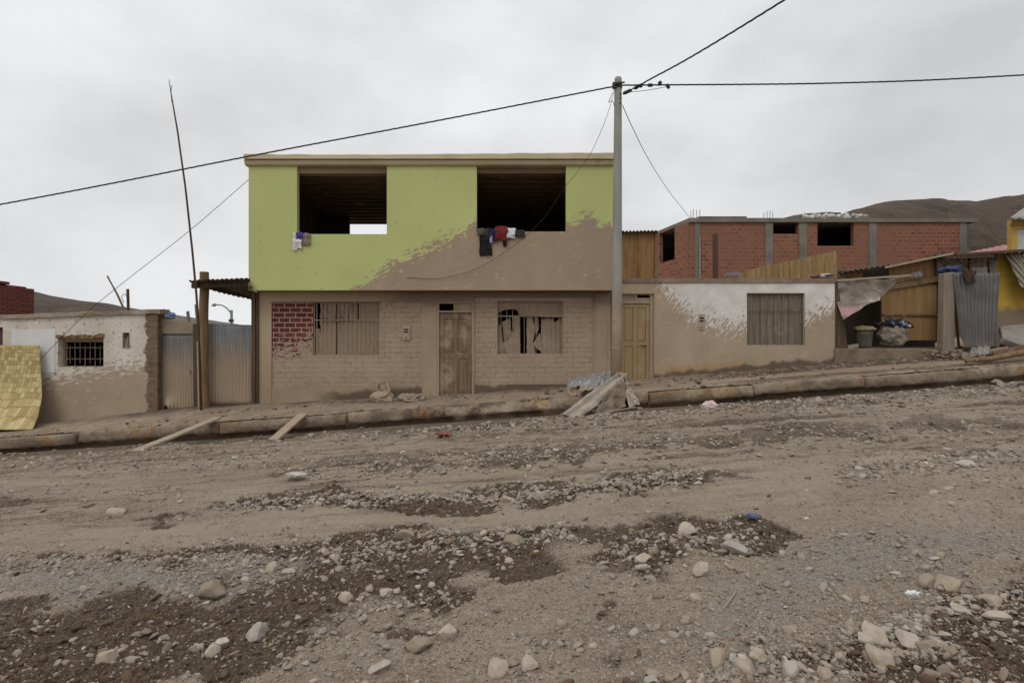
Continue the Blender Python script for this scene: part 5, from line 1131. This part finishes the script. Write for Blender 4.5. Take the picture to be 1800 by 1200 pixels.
canv('canvas_gap_shade', [W(1090, 716, 12.12), W(1118, 712, 12.18), W(1102, 676, 12.42), W(1096, 672, 12.42)], M_BLACK, 7, 1, .01, .01)  # black sheet painting the shade in the opening between the flaps
canv('draped_fold', [W(1088, 700, 12.1), W(1103, 692, 12.15), W(1102, 656, 12.42), W(1090, 652, 12.42)], M_CANV, 9, 2, .03, .03)
for k, (lb, a, b) in enumerate([('thin dark lath lying along the gutter right of the canvas', (1105, 716), (1192, 708)), ('split lath poking out from under the canvas into the gutter', (1065, 726), (1118, 708)), ('second lath lying under the edge of the canvas', (1080, 722), (1125, 716))]):
    tag(MB().beam(gpt(a[0], a[1] + 14, .05), gpt(b[0], b[1] + 12, .06), .035, .025).build('lath', M_POST if k == 0 else M_PLANK, None, gpt(*a)), lb, 'lath')

# ---- litter on the road
lump('pink_bundle', 'round pink and white bundle of cloth lying in the gutter', 'cloth bundle', 1247, 721, 11.3, .155, .13, .12, simple('pink_cloth', (.50, .33, .36), (.62, .52, .52), 4, .9, .4), 6, .25, 2, flat=.6, fold=.6)
lump('long_stone', 'long smooth stone lying right beside the pink bundle', 'stone', 1275, 719, 11.35, .23, .12, .07, M_STONE, 8, .12, 1.2, G_STONES, flat=.6)
M_PLAS = simple('white_plastic', (.58, .57, .55), (.68, .67, .66), 5, .6, .3)
lump('plastic_bag', 'crumpled white plastic bag on the gravel beside the longer plank', 'plastic bag', 293, 798, 10.6, .16, .12, .05, M_PLAS, 9, .6, 2.4, flat=.4, fold=1.0)
lump('paper_scrap', 'muddy white scrap pressed flat on the track left of centre', 'scrap', 520, 834, 7.5, .14, .09, .022, simple('muddy_paper', (.34, .31, .27), (.46, .43, .39), 6, .8, .2), 11, .4, 2, flat=.4)
lump('red_rag', 'flat red rag lying on gravel before the front door', 'rag', 780, 763, 10.1, .15, .10, .025, simple('red_cloth', (.20, .035, .03), (.26, .10, .085), 6, .9, .3), 12, .5, 2, flat=.4)
lump('blue_wrapper', 'crushed dark blue wrapper on the stones of the mud patch', 'wrapper', 1323, 908, 4.75, .06, .04, .018, simple('blue_film', (.04, .055, .13), (.16, .18, .26), 8, .45, .3), 13, .6, 2.5, flat=.4, fold=1.0)
lump('white_wrapper', 'small torn white wrapper by the stone row at right', 'wrapper', 1603, 1044, 3.05, .033, .02, .012, M_PLAS, 14, .7, 2.5, flat=.4, fold=1.0)
for lb, a, b, r_ in [('thin pale stick lying on the dry gravel at lower right', (1272, 1078), (1294, 1040), .0042), ('very short pale stick near the thin one on the gravel', (1309, 1074), (1312, 1087), .003), ('short brown twig lying beside the bluish stones in the mud', (402, 1150), (420, 1143), .005)]:
    tag(MB().tube([gpt(*a, .008), (gpt(*a) + gpt(*b)) / 2 + Vector((.004, 0, .012)), gpt(*b, .008)], r_, 6).build('stick', M_PLANK, None, gpt(*a)), lb, 'stick')
for lb, a, b in [('pale stick lying across the kerb edge at right', W(1652, 642, 12.3), W(1722, 649, 12.15)), ('thin pale lath on the silted pavement at far right', W(1700, 638, 12.7), W(1790, 634, 12.9))]:
    tag(MB().beam(a, b, .025, .02).build('stick', M_PLANK, None, a), lb, 'stick')
tag(MB().tube([W(1698, 634, 12.75), W(1745, 630, 12.75), W(1800, 619, 12.75), W(1900, 600, 12.75)], [.05, .06, .065, .07], 10).build('log', M_POST, None, W(1698, 634, 12.7), smooth=True), 'long rough pole lying on the pavement under the mattress', 'pole')

# ================================================================== behind the white house
BB = thing('brick_building', 'unfinished red brick building with concrete columns and empty windows behind the white house', 'building', (X(1450, 26), 26, 0))
bx0, bx1 = X(1212, 26), X(1697, 26); bz1 = Z(391, 26)
ops = [(X(1359, 26), X(1403, 26), Z(411, 26), bz1 + 1), (X(1437, 26), X(1501, 26), Z(432, 26), bz1 + 1)]
MB().wall(bx0, bx1, 0, bz1, 26, 26.25, ops).build('wall', M_FBRICK, BB)
for a, b in ((1221, 1230), (1345, 1358), (1404, 1418), (1527, 1540), (1686, 1698)):
    MB().box(X(a, 26), X(b, 26), 25.96, 26.2, 0, bz1 - .004).build('column', M_CONC, BB)
sl = MB(); lx_, ly_ = X(1156, 29.1), 29.1
sl.add([(bx0 - .02, 25.9, bz1), (bx1 + .5, 25.9, bz1), (bx1 + .5, 34, bz1), (lx_, 34, bz1), (lx_ - .05, ly_, bz1), (bx0 - .02, 25.9, Z(383.5, 26)), (bx1 + .5, 25.9, Z(385, 26)), (bx1 + .5, 34, Z(385, 26)), (lx_, 34, Z(384, 26)), (lx_ - .05, ly_, Z(384, 26))],
       [(4, 3, 2, 1, 0), (5, 6, 7, 8, 9), (0, 1, 6, 5), (1, 2, 7, 6), (2, 3, 8, 7), (3, 4, 9, 8), (4, 0, 5, 9)])
sl.build('roof_slab', M_CONC, BB)
MB().box(X(1228, 26), X(1312, 26), 25.95, 26.4, Z(383, 26) + .003, Z(380.5, 26)).build('parapet_course', M_CONC, BB)
# canted end wall with its opening
ca, cb = Vector((lx_, ly_)), Vector((bx0, 26.0))
def cant(t_, z): p = ca.lerp(cb, t_); return (p.x, p.y, z)
zt1, zo1, zo0 = bz1 - .003, Z(400, 27.5), Z(457, 27.5); cw = MB()
for t0, t1, z0_, z1_ in ((0, .12, 0, zt1), (.62, 1, 0, zt1), (.12, .62, 0, zo0), (.12, .62, zo1, zt1)):
    cw.add([cant(t0, z0_), cant(t1, z0_), cant(t1, z1_), cant(t0, z1_)], [(0, 1, 2, 3)])
nrm = Vector((-(cb - ca).y, (cb - ca).x)).normalized(); nrm = nrm if nrm.y > 0 else -nrm
solid(cw.build('end_wall', M_FBRICK, BB, fix=False), .2)
MB().box(bx0 + .2, bx1, 33.6, 33.9, 0, bz1 - .01).box(lx_, lx_ + .2, ly_ + .2, 33.5, 0, bz1 - .01).box(bx1 - .25, bx1 - .002, 26.26, 33.5, 0, bz1 - .01).build('rear_walls', M_FBRICK, BB)
MB().box(lx_ + .3, bx1 - .3, 26.3, 33.5, 3.2, 3.3).build('floor', M_CONC, BB)
MB().tube([(X(1229, 26), 25.9, 3), (X(1229, 26), 25.9, Z(420, 26)), (X(1231, 26), 25.9, Z(417, 26))], .04, 8).build('conduit', M_POLE, BB)
rb = MB()
for p_, h_ in ((1216, 370), (1220, 366), (1226, 368), (1231, 367), (1344, 373), (1350, 370), (1355, 369), (1360, 372), (1417, 372), (1519, 371), (1523, 369), (1541, 373), (1672, 371), (1674, 375)):
    rb.tube([(X(p_, 26), 26.1, Z(385, 26)), (X(p_ + random.uniform(-.6, .6), 26), 26.1, Z(h_, 26))], .013, 5)
rb.build('rebar', M_BAR, BB)
rp_, rs_ = [], []
for k in range(60):
    px = random.uniform(1412, 1522); rp_.append(tuple(W(px, 383.5 - max(0, random.gauss(1.5, 1.8)), 27.0))); rs_.append(random.uniform(.08, .22))
tag(scatter('rubble', T_M, np.array(rp_), np.array(rs_), simple('pale_rubble', (.42, .40, .37), (.6, .58, .55), 3, .9, .2, local=False)), 'pale rubble and sacks heaped on the brick building roof', 'rubble', kind='stuff')
PS = thing('plywood_shed', 'stained plywood shed wall under a tin edge, between the green house and brick building', 'shed', (X(1118, 19.5), 19.5, 0))
MB().box(X(1060, 19.5), X(1154, 19.5), 19.5, 19.55, 0, Z(407.5, 19.5)).box(X(1060, 19.5), X(1064, 19.5), 19.56, 23, 0, Z(408, 19.5)).build('wall', M_PLY, PS)
MB().box(X(1150.5, 19.5), X(1155, 19.5), 19.42, 19.49, 0, Z(408, 19.5)).box(X(1121, 19.5), X(1123, 19.5), 19.47, 19.498, 0, Z(409, 19.5)).build('batten', M_POST, PS)
solid(corrugated([(X(1055, 19.3), 19.3, Z(407, 19.3)), (X(1158, 19.3), 19.3, Z(405.5, 19.3)), (X(1158, 19.3), 23, Z(400, 19.3)), (X(1055, 19.3), 23, Z(401, 19.3))], 16, .03, 4).build('roof', M_TIN, PS, smooth=True, fix=False), .006)
tag(MB().box(X(1255, 17), X(1262.5, 17), 17, 17.12, 1, Z(411, 17)).build('dark_post', M_POSTD, None, (X(1258, 17), 17, 1)), 'dark upright timber post in front of the red brick wall', 'post')
fp = [(1296, 490), (1302, 479), (1320, 474), (1345, 467), (1400, 456), (1450, 445), (1468, 441), (1471, 446), (1472, 492)]
fm = MB().prism(pz(fp, 17.5), 17.5, 17.54)
def mat_cane():
    t = NT('split_cane_fence'); f = t.noise(2.0, 5, .6, t.mp(t.pos(), (10, 1, .5))); w_ = t.noise(9, 3, .6, t.mp(t.pos(), (2, 1, .12)))
    c = t.ramp(t.math('ADD', t.math('MULTIPLY', f, .5), t.math('MULTIPLY', w_, .5)), [(.36, (.17, .098, .040)), (.62, (.36, .245, .115))]); return t.done(c, .85, t.bump(w_, .5, .02))
tag(fm.build('cane_fence', mat_cane(), None, (X(1390, 17.5), 17.5, 2)), 'slanting tan cane fence rising behind the white house roof', 'fence')
tag(solid(corrugated([W(1268, 487, 15.5), W(1300, 484, 15.5), W(1302, 477, 17), W(1280, 480, 17)], 4, .03, 4).build('tin_scrap', M_TIN, None, W(1285, 485, 15.5), smooth=True, fix=False), .006), 'scrap of corrugated tin on the white house roof', 'tin scrap')
lump('cloth_heap', 'red and white cloths left on the roof ledge of the white house', 'cloth', 1447, 488, 14.12, .26, .12, .06, (lambda t: t.done(t.ramp(t.noise(5, 3, .5, t.obj()), [(.40, (.26, .04, .045)), (.5, (.55, .48, .46)), (.62, (.05, .045, .05))]), .9))(NT('mixed_cloth')), 15, .6, 2, flat=.3, fold=.9)

# ================================================================== the shanty at the right
DS = 14.6
S = thing('shanty', 'open plywood and tin shanty with a dark interior, right of the white house', 'shack', (X(1580, DS), DS, Z(612, DS)))
sf = Z(611, 14.2)
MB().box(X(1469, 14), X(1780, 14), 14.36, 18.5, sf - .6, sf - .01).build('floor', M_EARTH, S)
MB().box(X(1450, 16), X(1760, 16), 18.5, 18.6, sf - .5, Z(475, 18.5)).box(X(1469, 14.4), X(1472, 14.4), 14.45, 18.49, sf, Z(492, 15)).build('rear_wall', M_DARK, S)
MB().box(X(1550, DS), X(1652, DS), DS, DS + .03, Z(598, DS), Z(500, DS)).build('wall', M_PLYL, S)
MB().prism(pz([(1548, 512), (1655, 494), (1655, 484), (1548, 503)], DS), DS - .06, DS - .004).box(X(1550, DS), X(1652, DS), DS - .05, DS - .003, Z(554.5, DS), Z(551, DS)).box(X(1586, DS), X(1589, DS), DS - .045, DS - .004, Z(596, DS), Z(555, DS)).box(X(1648, DS), X(1656, DS), DS - .07, DS - .003, Z(600, DS), Z(484, DS)).build('batten', M_POST, S)
MB().prism(pz([(1563, 499), (1563, 469), (1622, 456), (1655, 451), (1655, 484)], DS + .1), DS + .1, DS + .13).build('gable_board', M_PLY, S)
MB().prism(pz([(1476, 487), (1476, 480), (1516, 471), (1516, 488)], DS + .1), DS + .1, DS + .13).build('gable_board', M_PLY, S)
MB().box(X(1646, DS), X(1657, DS), DS - .02, DS + .07, Z(602, DS), Z(447, DS)).build('post', M_POSTD, S)
M_TIN2 = simple('grey_tin', (.15, .14, .128), (.27, .258, .242), 5, .65, .2, metal=.2)
for c_, w_ in (([W(1472, 479, 14.3), W(1568, 464.5, 14.3), W(1640, 490, 18.6), W(1500, 496, 18.6)], 10), ([W(1556, 468, 14.4), W(1668, 447, 14.4), W(1700, 472, 18.6), W(1590, 482, 18.6)], 10), ([W(1640, 448.5, 14.45), W(1806, 442, 14.45), W(1780, 468, 18.6), W(1660, 472, 18.6)], 14)):
    solid(corrugated(c_, w_, .022, 6, dent=.015).build('roof', M_TIN2, S, smooth=True, fix=False), .006)
MB().beam(W(1656, 452, 14.5), W(1745, 450, 14.5), .06, .09).beam(W(1690, 462, 14.6), W(1745, 458, 14.6), .04, .03).beam(W(1704, 450, 14.7), W(1704, 480, 14.7), .06, .06).build('beam', M_POSTD, S)
tag(MB().prism(pz([(1467, 492), (1471.5, 492), (1491, 613), (1468, 616)], 14.0), 14.0, 14.22).build('leaning_board', M_POSTD, None, W(1478, 614, 14.0)), 'dark board leaning at the end of the white house', 'board')
lwm = MB().grid(lambda u, v: (X(1468, 13.95) + (X(1668, 13.95) - X(1468, 13.95)) * u, 13.95, 0), 1, 1)
lw_ = MB()
nn = 50
for i in range(nn + 1):
    x = X(1468, 13.95) + (X(1690, 13.95) - X(1468, 13.95)) * i / nn; zt__ = Z(612.5, 13.95) + .012 * mnoise.noise(Vector((x * 4, 0, 7))) - (.04 * sstep(.6, 1, i / nn))
    lw_.v += [(x, 13.95, .5), (x, 13.95 + .01 * mnoise.noise(Vector((x * 3, 1, 0))), zt__ - .02), (x, 13.985, zt__), (x, 14.355, zt__ - .01), (x, 14.355, .5)]
lw_.f = [(i * 5 + k, (i + 1) * 5 + k, (i + 1) * 5 + k + 1, i * 5 + k + 1) for i in range(nn) for k in range(4)] + [(0, 1, 2, 3, 4), tuple(nn * 5 + k for k in (4, 3, 2, 1, 0))]
tag(lw_.build('low_wall', simple('silted_wall', (.15, .11, .075), (.29, .225, .16), 1.6, .92, .35, local=False), None, (X(1560, 13.95), 13.95, .8)), 'low mud-coated footing wall in front of the shanty', 'wall')
def mat_tarp():
    t = NT('muddy_plastic_tarp'); n_ = t.noise(2.2, 6, .68, t.mp(t.pos(), (1, 1, 1.6)))
    c = t.ramp(n_, [(.32, (.085, .062, .044)), (.55, (.205, .165, .130)), (.70, (.42, .39, .36))]); x, y, z = t.sep(t.pos())
    c = t.mix(t.math('MULTIPLY', t.mr(z, Z(530, 13.8), Z(545, 13.8)), t.mr(t.noise(3, 4), .42, .55)), c, (.33, .19, .185)); return t.done(c, .5, t.bump(t.noise(9, 5, .7), .5, .02), spec=.4)
tp = patch([W(1481, 561, 13.62), W(1545, 527, 13.75), W(1586, 488, 14.15), W(1472, 493, 14.05)], 44, 40, off=lambda u, v: .10 * math.sin(math.pi * u) * (1 - v) - .16 * math.sin(math.pi * v) + .02 * math.sin(u * 14 + v * 8), sc=3, amp=.05, seed=7)
tag(solid(tp.build('tarp_awning', mat_tarp(), None, W(1475, 495, 14), smooth=True, fix=False), .006), 'sagging muddy plastic tarp hung as an awning over the shanty opening', 'tarp')
tag(MB().beam(W(1470, 493, 14.0), W(1600, 484, 14.2), .05, .05).build('awning_pole', M_PLANK, None, W(1470, 493, 14)), 'thin pale pole holding the top edge of the muddy tarp', 'pole')
tag(MB().prism(pz([(1660, 480), (1678, 478), (1679, 618), (1657, 618)], 13.78), 13.78, 13.98).build('thick_post', mat_wood('grey_weathered_timber', (.17, .135, .098), (.27, .22, .165), 'Z', .3), None, W(1668, 616, 13.78), bev=.015), 'thick grey timber post before the plywood wall of the shanty', 'post')
M_SH3 = mat_sheet('grey_corrugated', 1.3, 1.75, (.135, .132, .127), (.085, .083, .080), (.25, .205, .16))
cs = corrugated([W(1690, 611, 13.66), W(1752, 610, 13.66), W(1758, 478, 13.75), W(1676, 480, 13.75)], 11, .014, 26, dent=.03)
cs.f = [f for f in cs.f if not (lambda c_: c_[0] < X(np.interp(600 - (c_[2] - EYE) / 13.7 * F, [470, 535, 560, 590, 611], [1670, 1677, 1682, 1687, 1694]), 13.7))(sum((Vector(cs.v[i]) for i in f), Vector()) / 4)]
tag(solid(cs.build('corrugated_sheet', M_SH3, None, W(1720, 612, 13.66), smooth=True, fix=False), .004), 'grey corrugated sheet standing as a door right of the thick post', 'metal sheet')
rgm = patch([W(1697, 499, 13.63), W(1712, 497, 13.62), W(1717, 474, 13.68), W(1690, 476, 13.68)], 16, 16, off=lambda u, v: .05 * math.sin(math.pi * u) + .02 * math.sin(u * 17 + v * 5), sc=5, amp=.05, seed=6)
tag(solid(rgm.build('brown_rag', simple('brown_rag_cloth', (.04, .024, .018), (.075, .048, .036), 6, .95, .3), None, W(1703, 480, 13.65), smooth=True, fix=False), .03), 'dark brown rag hung over the top of the grey corrugated sheet', 'rag')
lump('blue_tarp', 'dark blue plastic stuffed under the shanty roof beside the thick post', 'tarp', 1672, 482, 14.3, .30, .12, .13, simple('dark_blue_plastic', (.015, .03, .085), (.04, .07, .16), 6, .5, .3), 17, .4, 2, flat=.6, fold=.6)
hang(X(1651, 14.3), X(1661, 14.3), Z(585, 14.3), Z(540, 14.3), 14.3, 3, .03, None, cloth_mat('indigo_rags', (.05, .045, .075), (.12, .10, .13)), None, name='hanging_rags'); tag(bpy.data.objects['hanging_rags'], 'dark bluish rags hanging in the gap left of the thick post', 'rags')
BK = thing('bucket', 'dark dented bucket at the mouth of the shanty with yellow plastic on top', 'bucket', W(1518, 611, 14.25))
bkp = [(0, .17), (.05, .175), (.35, .205), (.42, .21)]
bkm = MB(); c0 = W(1518, 611, 14.25)
bkm.v = [(c0.x + r_ * math.cos(k * .2618), c0.y + r_ * math.sin(k * .2618), c0.z + h_) for h_, r_ in bkp for k in range(24)] + [(c0.x + r_ * math.cos(k * .2618), c0.y + r_ * math.sin(k * .2618), c0.z + h_) for h_, r_ in ((.42, .195), (.1, .165)) for k in range(24)]
bkm.f = [(i * 24 + k, i * 24 + (k + 1) % 24, (i + 1) * 24 + (k + 1) % 24, (i + 1) * 24 + k) for i in range(5) for k in range(24)] + [tuple(range(24))[::-1], tuple(5 * 24 + k for k in range(24))]
bkm.build('pail', simple('dark_pail', (.05, .045, .038), (.13, .108, .085), 5, .7, .2), BK, smooth=True)
MB().tube([(c0.x + .21 * math.cos(a_), c0.y + .21 * math.sin(a_), c0.z + .42) for a_ in np.linspace(0, 6.283, 25)], .012, 6).build('rim', M_IRON, BK)
lump('yellow_plastic', 'yellow plastic scrap lying on the dark bucket', 'plastic', 1520, 580, 14.25, .24, .15, .07, simple('yellow_plastic_film', (.45, .30, .03), (.36, .34, .30), 4, .6, .3), 18, .5, 2, flat=.4, fold=.7)
lump('white_sack', 'dirty whitish sack sitting on the shanty floor', 'sack', 1570, 607, 14.25, .33, .22, .30, simple('dirty_white_sack', (.15, .122, .095), (.28, .24, .20), 5, .9, .4), 19, .35, 1.8, flat=.85, fold=1.2)
lump('clothes_heap', 'black and white clothes piled on the dirty whitish sack', 'clothes', 1573, 577, 14.25, .33, .2, .16, (lambda t: t.done(t.ramp(t.noise(5, 4, .6, t.obj()), [(.44, (.016, .016, .02)), (.56, (.04, .04, .06)), (.62, (.32, .32, .34))]), .9, t.bump(t.noise(9, 4), .4, .02)))(NT('dark_laundry')), 20, .5, 2.2, flat=.5, fold=1.0)
YW = thing('yellow_wall', 'yellow painted block wall with a bare silted base at the far right', 'wall', (X(1790, 14.9), 14.9, 1.2))
def mat_yellow():
    t = NT('yellow_block_paint'); x, y, z = t.sep(t.pos())
    b = brick_tex(t, t.comb(x, z, 0.0), (.53, .36, .055), (.46, .30, .047), (.43, .285, .05), .42, .21, .010)
    zz = t.math('ADD', z, t.math('MULTIPLY', t.math('SUBTRACT', t.noise(5, 6, .7), .5), .35)); m = t.mr(zz, Z(548, 14.9), Z(538, 14.9))
    c = t.mix(t.mr(t.noise(3, 6, .7), .5, .7, 0, .5), b.outputs['Color'], (.27, .175, .05)); c = t.mix(t.math('SUBTRACT', 1.0, m), c, (.235, .175, .12)); return t.done(c, .88, t.bump(b.outputs['Fac'], -.5, .012))
MB().box(X(1744, 14.9), X(1960, 14.9), 14.9, 15.05, .6, Z(450, 14.9)).build('wall', mat_yellow(), YW)
MB().box(X(1736, 14.9), X(1744, 14.9), 14.82, 14.898, .8, Z(450, 14.9)).build('pilaster', M_CONC, YW)
def mat_rug():
    t = NT('striped_rug'); x, y, z = t.sep(t.obj()); s_ = t.math('ADD', x, t.math('MULTIPLY', z, 0.52))
    w_ = t.wave(2.6, t.comb(s_, 0.0, 0.0), 'X'); c = t.ramp(w_, [(.2, (.085, .075, .05)), (.45, (.26, .235, .17)), (.75, (.13, .12, .08)), (.95, (.36, .325, .25))]); return t.done(t.mix(t.mr(t.noise(20, 4, .7, t.obj()), .4, .7, 0, .5), c, (.16, .135, .095)), .95, t.bump(t.noise(60, 3, .7, t.obj()), .4, .01))
rg = patch([W(1795, 506, 14.42), W(1870, 530, 14.42), W(1850, 439, 14.7), W(1768, 447, 14.7)], 40, 30, off=lambda u, v: .03 * math.sin(u * 14), sc=3, amp=.03, seed=4)
tag(solid(rg.build('rug', mat_rug(), None, W(1800, 445, 14.6), smooth=True, fix=False), .03), 'striped olive rug draped over the yellow wall', 'rug')
ms_ = patch([W(1764, 594, 13.45), W(1860, 630, 13.25), W(1850, 563, 14.2), W(1757, 573, 14.2)], 30, 20, off=lambda u, v: .05 * math.sin(math.pi * u) * math.sin(math.pi * v), sc=2, amp=.02, seed=2)
mo = ms_.build('mattress', simple('stained_mattress', (.165, .148, .125), (.265, .245, .215), 2.5, .9, .2), None, W(1764, 600, 13.4), smooth=True, fix=False)
solid(mo, .17, -1); bevel(mo, .05, 4); tag(mo, 'grey stained mattress slumped at the foot of the yellow wall', 'mattress')
RH = thing('red_roof_house', 'distant low house with a sloping faded red roof', 'house', (X(1740, 30), 30, 3))
solid(patch([W(1690, 449, 30), W(1800, 443, 30), W(1800, 424, 36), W(1692, 446, 36)], 20, 6, off=lambda u, v: .03 * math.sin(u * 60)).build('roof', simple('faded_red_tin', (.27, .085, .085), (.33, .135, .13), 3, .6, .1), RH, fix=False), .05)
MB().box(X(1694, 30), X(1796, 30), 30.2, 35.5, 2, Z(452, 30)).build('wall', M_CONC, RH)
tag(MB().add([W(1757, 437.5, 32.5) + Vector((0, -.35, 0)), W(1778, 433.5, 32.5) + Vector((0, -.35, 0)), W(1778, 429, 33.8) + Vector((0, -.35, 0)), W(1770, 431, 33.6) + Vector((0, -.35, 0))], [(0, 1, 2, 3)]).build('roof_patch', M_PLAS, RH, fix=False))
YH = thing('yellow_house', 'yellow house with a grey corrugated roof at the right edge of the photo', 'house', (X(1810, 22), 22, 2))
MB().wall(X(1778, 22), X(1990, 22), 2, Z(386, 22), 22, 22.2, [(X(1788, 22), X(1840, 22), 3.2, Z(402, 22))]).build('wall', simple('yellow_house_paint', (.40, .255, .055), (.47, .315, .085), 2, .88, .2, local=False), YH)
MB().box(X(1788, 22) + .002, X(1840, 22) - .002, 22.08, 22.14, 3.2, Z(402, 22) - .002).build('window', simple('pale_panel', (.34, .37, .35), (.5, .52, .5), 2, .5, .1), YH)
MB().box(X(1775, 22), X(1990, 22), 21.95, 21.998, Z(398, 22), Z(393, 22)).build('trim', M_PLYL, YH)
solid(corrugated([W(1774, 384, 21.6), W(1990, 384, 21.6), W(1990, 330, 25), W(1804, 363, 25)], 16, .04, 6).build('roof', simple('grey_sheet_roof', (.24, .225, .205), (.34, .32, .295), 4, .8, .2), YH, smooth=True, fix=False), .02)
ya, yb2 = X(1778, 22) + .01, X(1990, 22) - .01; yq = [(ya, 22.201), (yb2, 22.201), (yb2 + 3.6, 26), (ya + 3.4, 26)]
MB().add([(a_, b_, 2) for a_, b_ in yq] + [(a_, b_, Z(387, 22)) for a_, b_ in yq], [(0, 1, 2, 3), (7, 6, 5, 4), (0, 4, 5, 1), (1, 5, 6, 2), (2, 6, 7, 3), (3, 7, 4, 0)]).build('rear_block', M_DARK, YH)

# clutter of the shanty and boards round the pole foot
def board(label, a, b, w, h, mat, name='board', grp=None, up=(0, 1, 0)): return tag(MB().beam(a, b, w, h, up).build(name, mat, None, a), label, name.split('_')[-1], grp)
board('thin lath leaning in the gap left of the thick grey post', W(1650, 612, 14.3), W(1657, 505, 14.4), .05, .03, M_POST)
board('crooked stick leaning across the gap right of the thick grey post', W(1686, 615, 14.2), W(1676, 510, 14.3), .04, .04, M_POSTD)
board('long pale batten sticking out over the roof edge of the shanty', W(1556, 470, 14.2), W(1676, 445, 14.25), .05, .04, M_PLANK)
board('dark batten lying along the roof edge above the yellow wall', W(1690, 447, 14.3), W(1800, 440, 14.35), .06, .05, M_POSTD)
board('short pale offcut lying on the footing wall below the leaning board', W(1486, 611, 14.1), W(1508, 607, 14.2), .10, .04, M_PLANK)
board('splintered board lying under the foot of the grey corrugated sheet', W(1690, 626, 13.4), W(1772, 612, 13.5), .10, .035, M_PLANK)
board('broken dark board poking out under the mattress', W(1745, 622, 13.3), W(1800, 610, 13.3), .12, .04, M_POST)
board('splintered board propped against the pole in the canvas heap', W(1040, 722, 11.85), W(1097, 660, 12.42), .09, .022, M_PLANK)
board('narrow broken board standing in front of the canvas peak', W(1108, 716, 11.9), W(1094, 664, 12.35), .05, .02, M_PLANK)
board('dark lath sticking out of the canvas heap to the left', W(1012, 716, 11.9), W(1074, 690, 12.2), .05, .02, M_POST)
board('splinter of wood across the foot of the canvas heap', W(1028, 734, 11.6), W(1078, 722, 11.7), .05, .02, M_PLANK)
for k, (lb, c_) in enumerate((('bent scrap of tin hanging from the shanty roof above the plywood', [W(1598, 490, 14.5), W(1622, 482, 14.45), W(1618, 474, 14.5), W(1600, 480, 14.5)]), ('curled tin scrap on the ground before the grey corrugated sheet', [W(1700, 626, 13.3), W(1735, 620, 13.25), W(1738, 608, 13.5), W(1706, 612, 13.5)]), ('rusty tin strip hanging at the left edge of the yellow wall', [W(1741, 520, 14.7), W(1752, 522, 14.7), W(1754, 452, 14.8), W(1740, 452, 14.8)]))):
    tag(solid(corrugated(c_, 3, .02, 8, dent=.06, seed=k).build('tin_scrap', M_TIN2, None, c_[0], smooth=True, fix=False), .006), lb, 'tin scrap')
n_ = 260; bx = rng.uniform(X(1640, 13.6), X(1830, 13.4), n_); by = rng.uniform(13.0, 14.2, n_)
tag(scatter('rubble', T_M, np.stack([bx, by, pave_z(bx, by) + .03 + (by - 13) * .12], -1), .02 * (0.13 / .02) ** (rng.random(n_) ** 2), M_CLOD), 'heap of rubble and clods under the corrugated sheet and mattress', 'rubble', kind='stuff')
# extra stones heaped at the right end of the kerb
for k in range(9): stone(1770 + random.uniform(-28, 50), 668 + random.uniform(-6, 8), random.uniform(6, 12), .8, None, 'pale stone in the heap against the kerb at the far right')

# ================================================================== hills
def mat_hill(name, a, b):
    t = NT(name); c = t.ramp(t.noise(.012, 8, .65), [(.3, a), (.7, b)]); g_ = t.noise(.045, 8, .7, t.mp(t.pos(), (1.0, .25, .5), (0, .5, 0))); c = t.mix(t.mr(g_, .48, .64, 0, .7), c, (a[0] * .6, a[1] * .6, a[2] * .62)); c = t.mix(t.mr(t.noise(.09, 5, .7), .56, .7, 0, .5), c, (b[0] * 1.25, b[1] * 1.25, b[2] * 1.25)); return t.done(c, .95, t.bump(t.math('ADD', g_, t.noise(.05, 8, .7)), 1.0, 14))
def hill(prof, D_, mat, seed, amp, depth=.55):
    u = np.linspace(prof[0][0], prof[-1][0], 320); zr = EYE + (600 - np.interp(u, [p[0] for p in prof], [p[1] for p in prof])) / F * D_
    k = np.hanning(15); k /= k.sum(); zr = np.convolve(np.pad(zr, 7, 'edge'), k, 'valid'); xr = (u - 900) / F * D_; V = []
    ts = np.concatenate([np.linspace(0, 1, 60), np.linspace(1, 1.5, 16)[1:]])
    for t_ in ts:
        y = D_ * (1 - depth * (1 - t_)); g = sstep(0, 1.05, t_) ** .9 if t_ <= 1 else 1 - ((t_ - 1) / .5) ** 1.5
        rav = np.abs(fbm(xr / (D_ * .045) + t_ * 1.2, xr * 0 + t_ * 2.2, 5, seed) - .5) * 2
        V.append(np.stack([xr * (1 - (1 - t_) * .25), xr * 0 + y, -8 + (zr + 8) * g - rav * amp * zr.max() * (math.sin(math.pi * min(t_, 1)) * .8 + .06)], -1))
    V = np.concatenate(V); tag(link_mesh('hills', np_mesh('hills', V, grid_faces(len(ts), len(u))), mat, smooth=True), kind='structure')
M_HILL = mat_hill('barren_hill', (.098, .073, .055), (.170, .128, .095))
hill([(1180, 500), (1300, 420), (1370, 383), (1420, 371), (1475, 374), (1550, 352), (1610, 347), (1690, 354), (1750, 346), (1800, 338), (2000, 300), (2400, 330), (2700, 420)], 420, M_HILL, 3, .17)
hill([(-700, 470), (-300, 480), (0, 505), (62, 511), (85, 518), (120, 524), (150, 529), (190, 532), (240, 544), (300, 566), (420, 600)], 520, M_HILL, 8, .10)
hill([(40, 518), (200, 536), (285, 549), (335, 557), (430, 571), (600, 590), (900, 596)], 1700, mat_hill('haze_tinted_far_hill', (.15, .13, .115), (.20, .18, .16)), 12, .08)  # distance haze is put into this paler, greyer hill colour
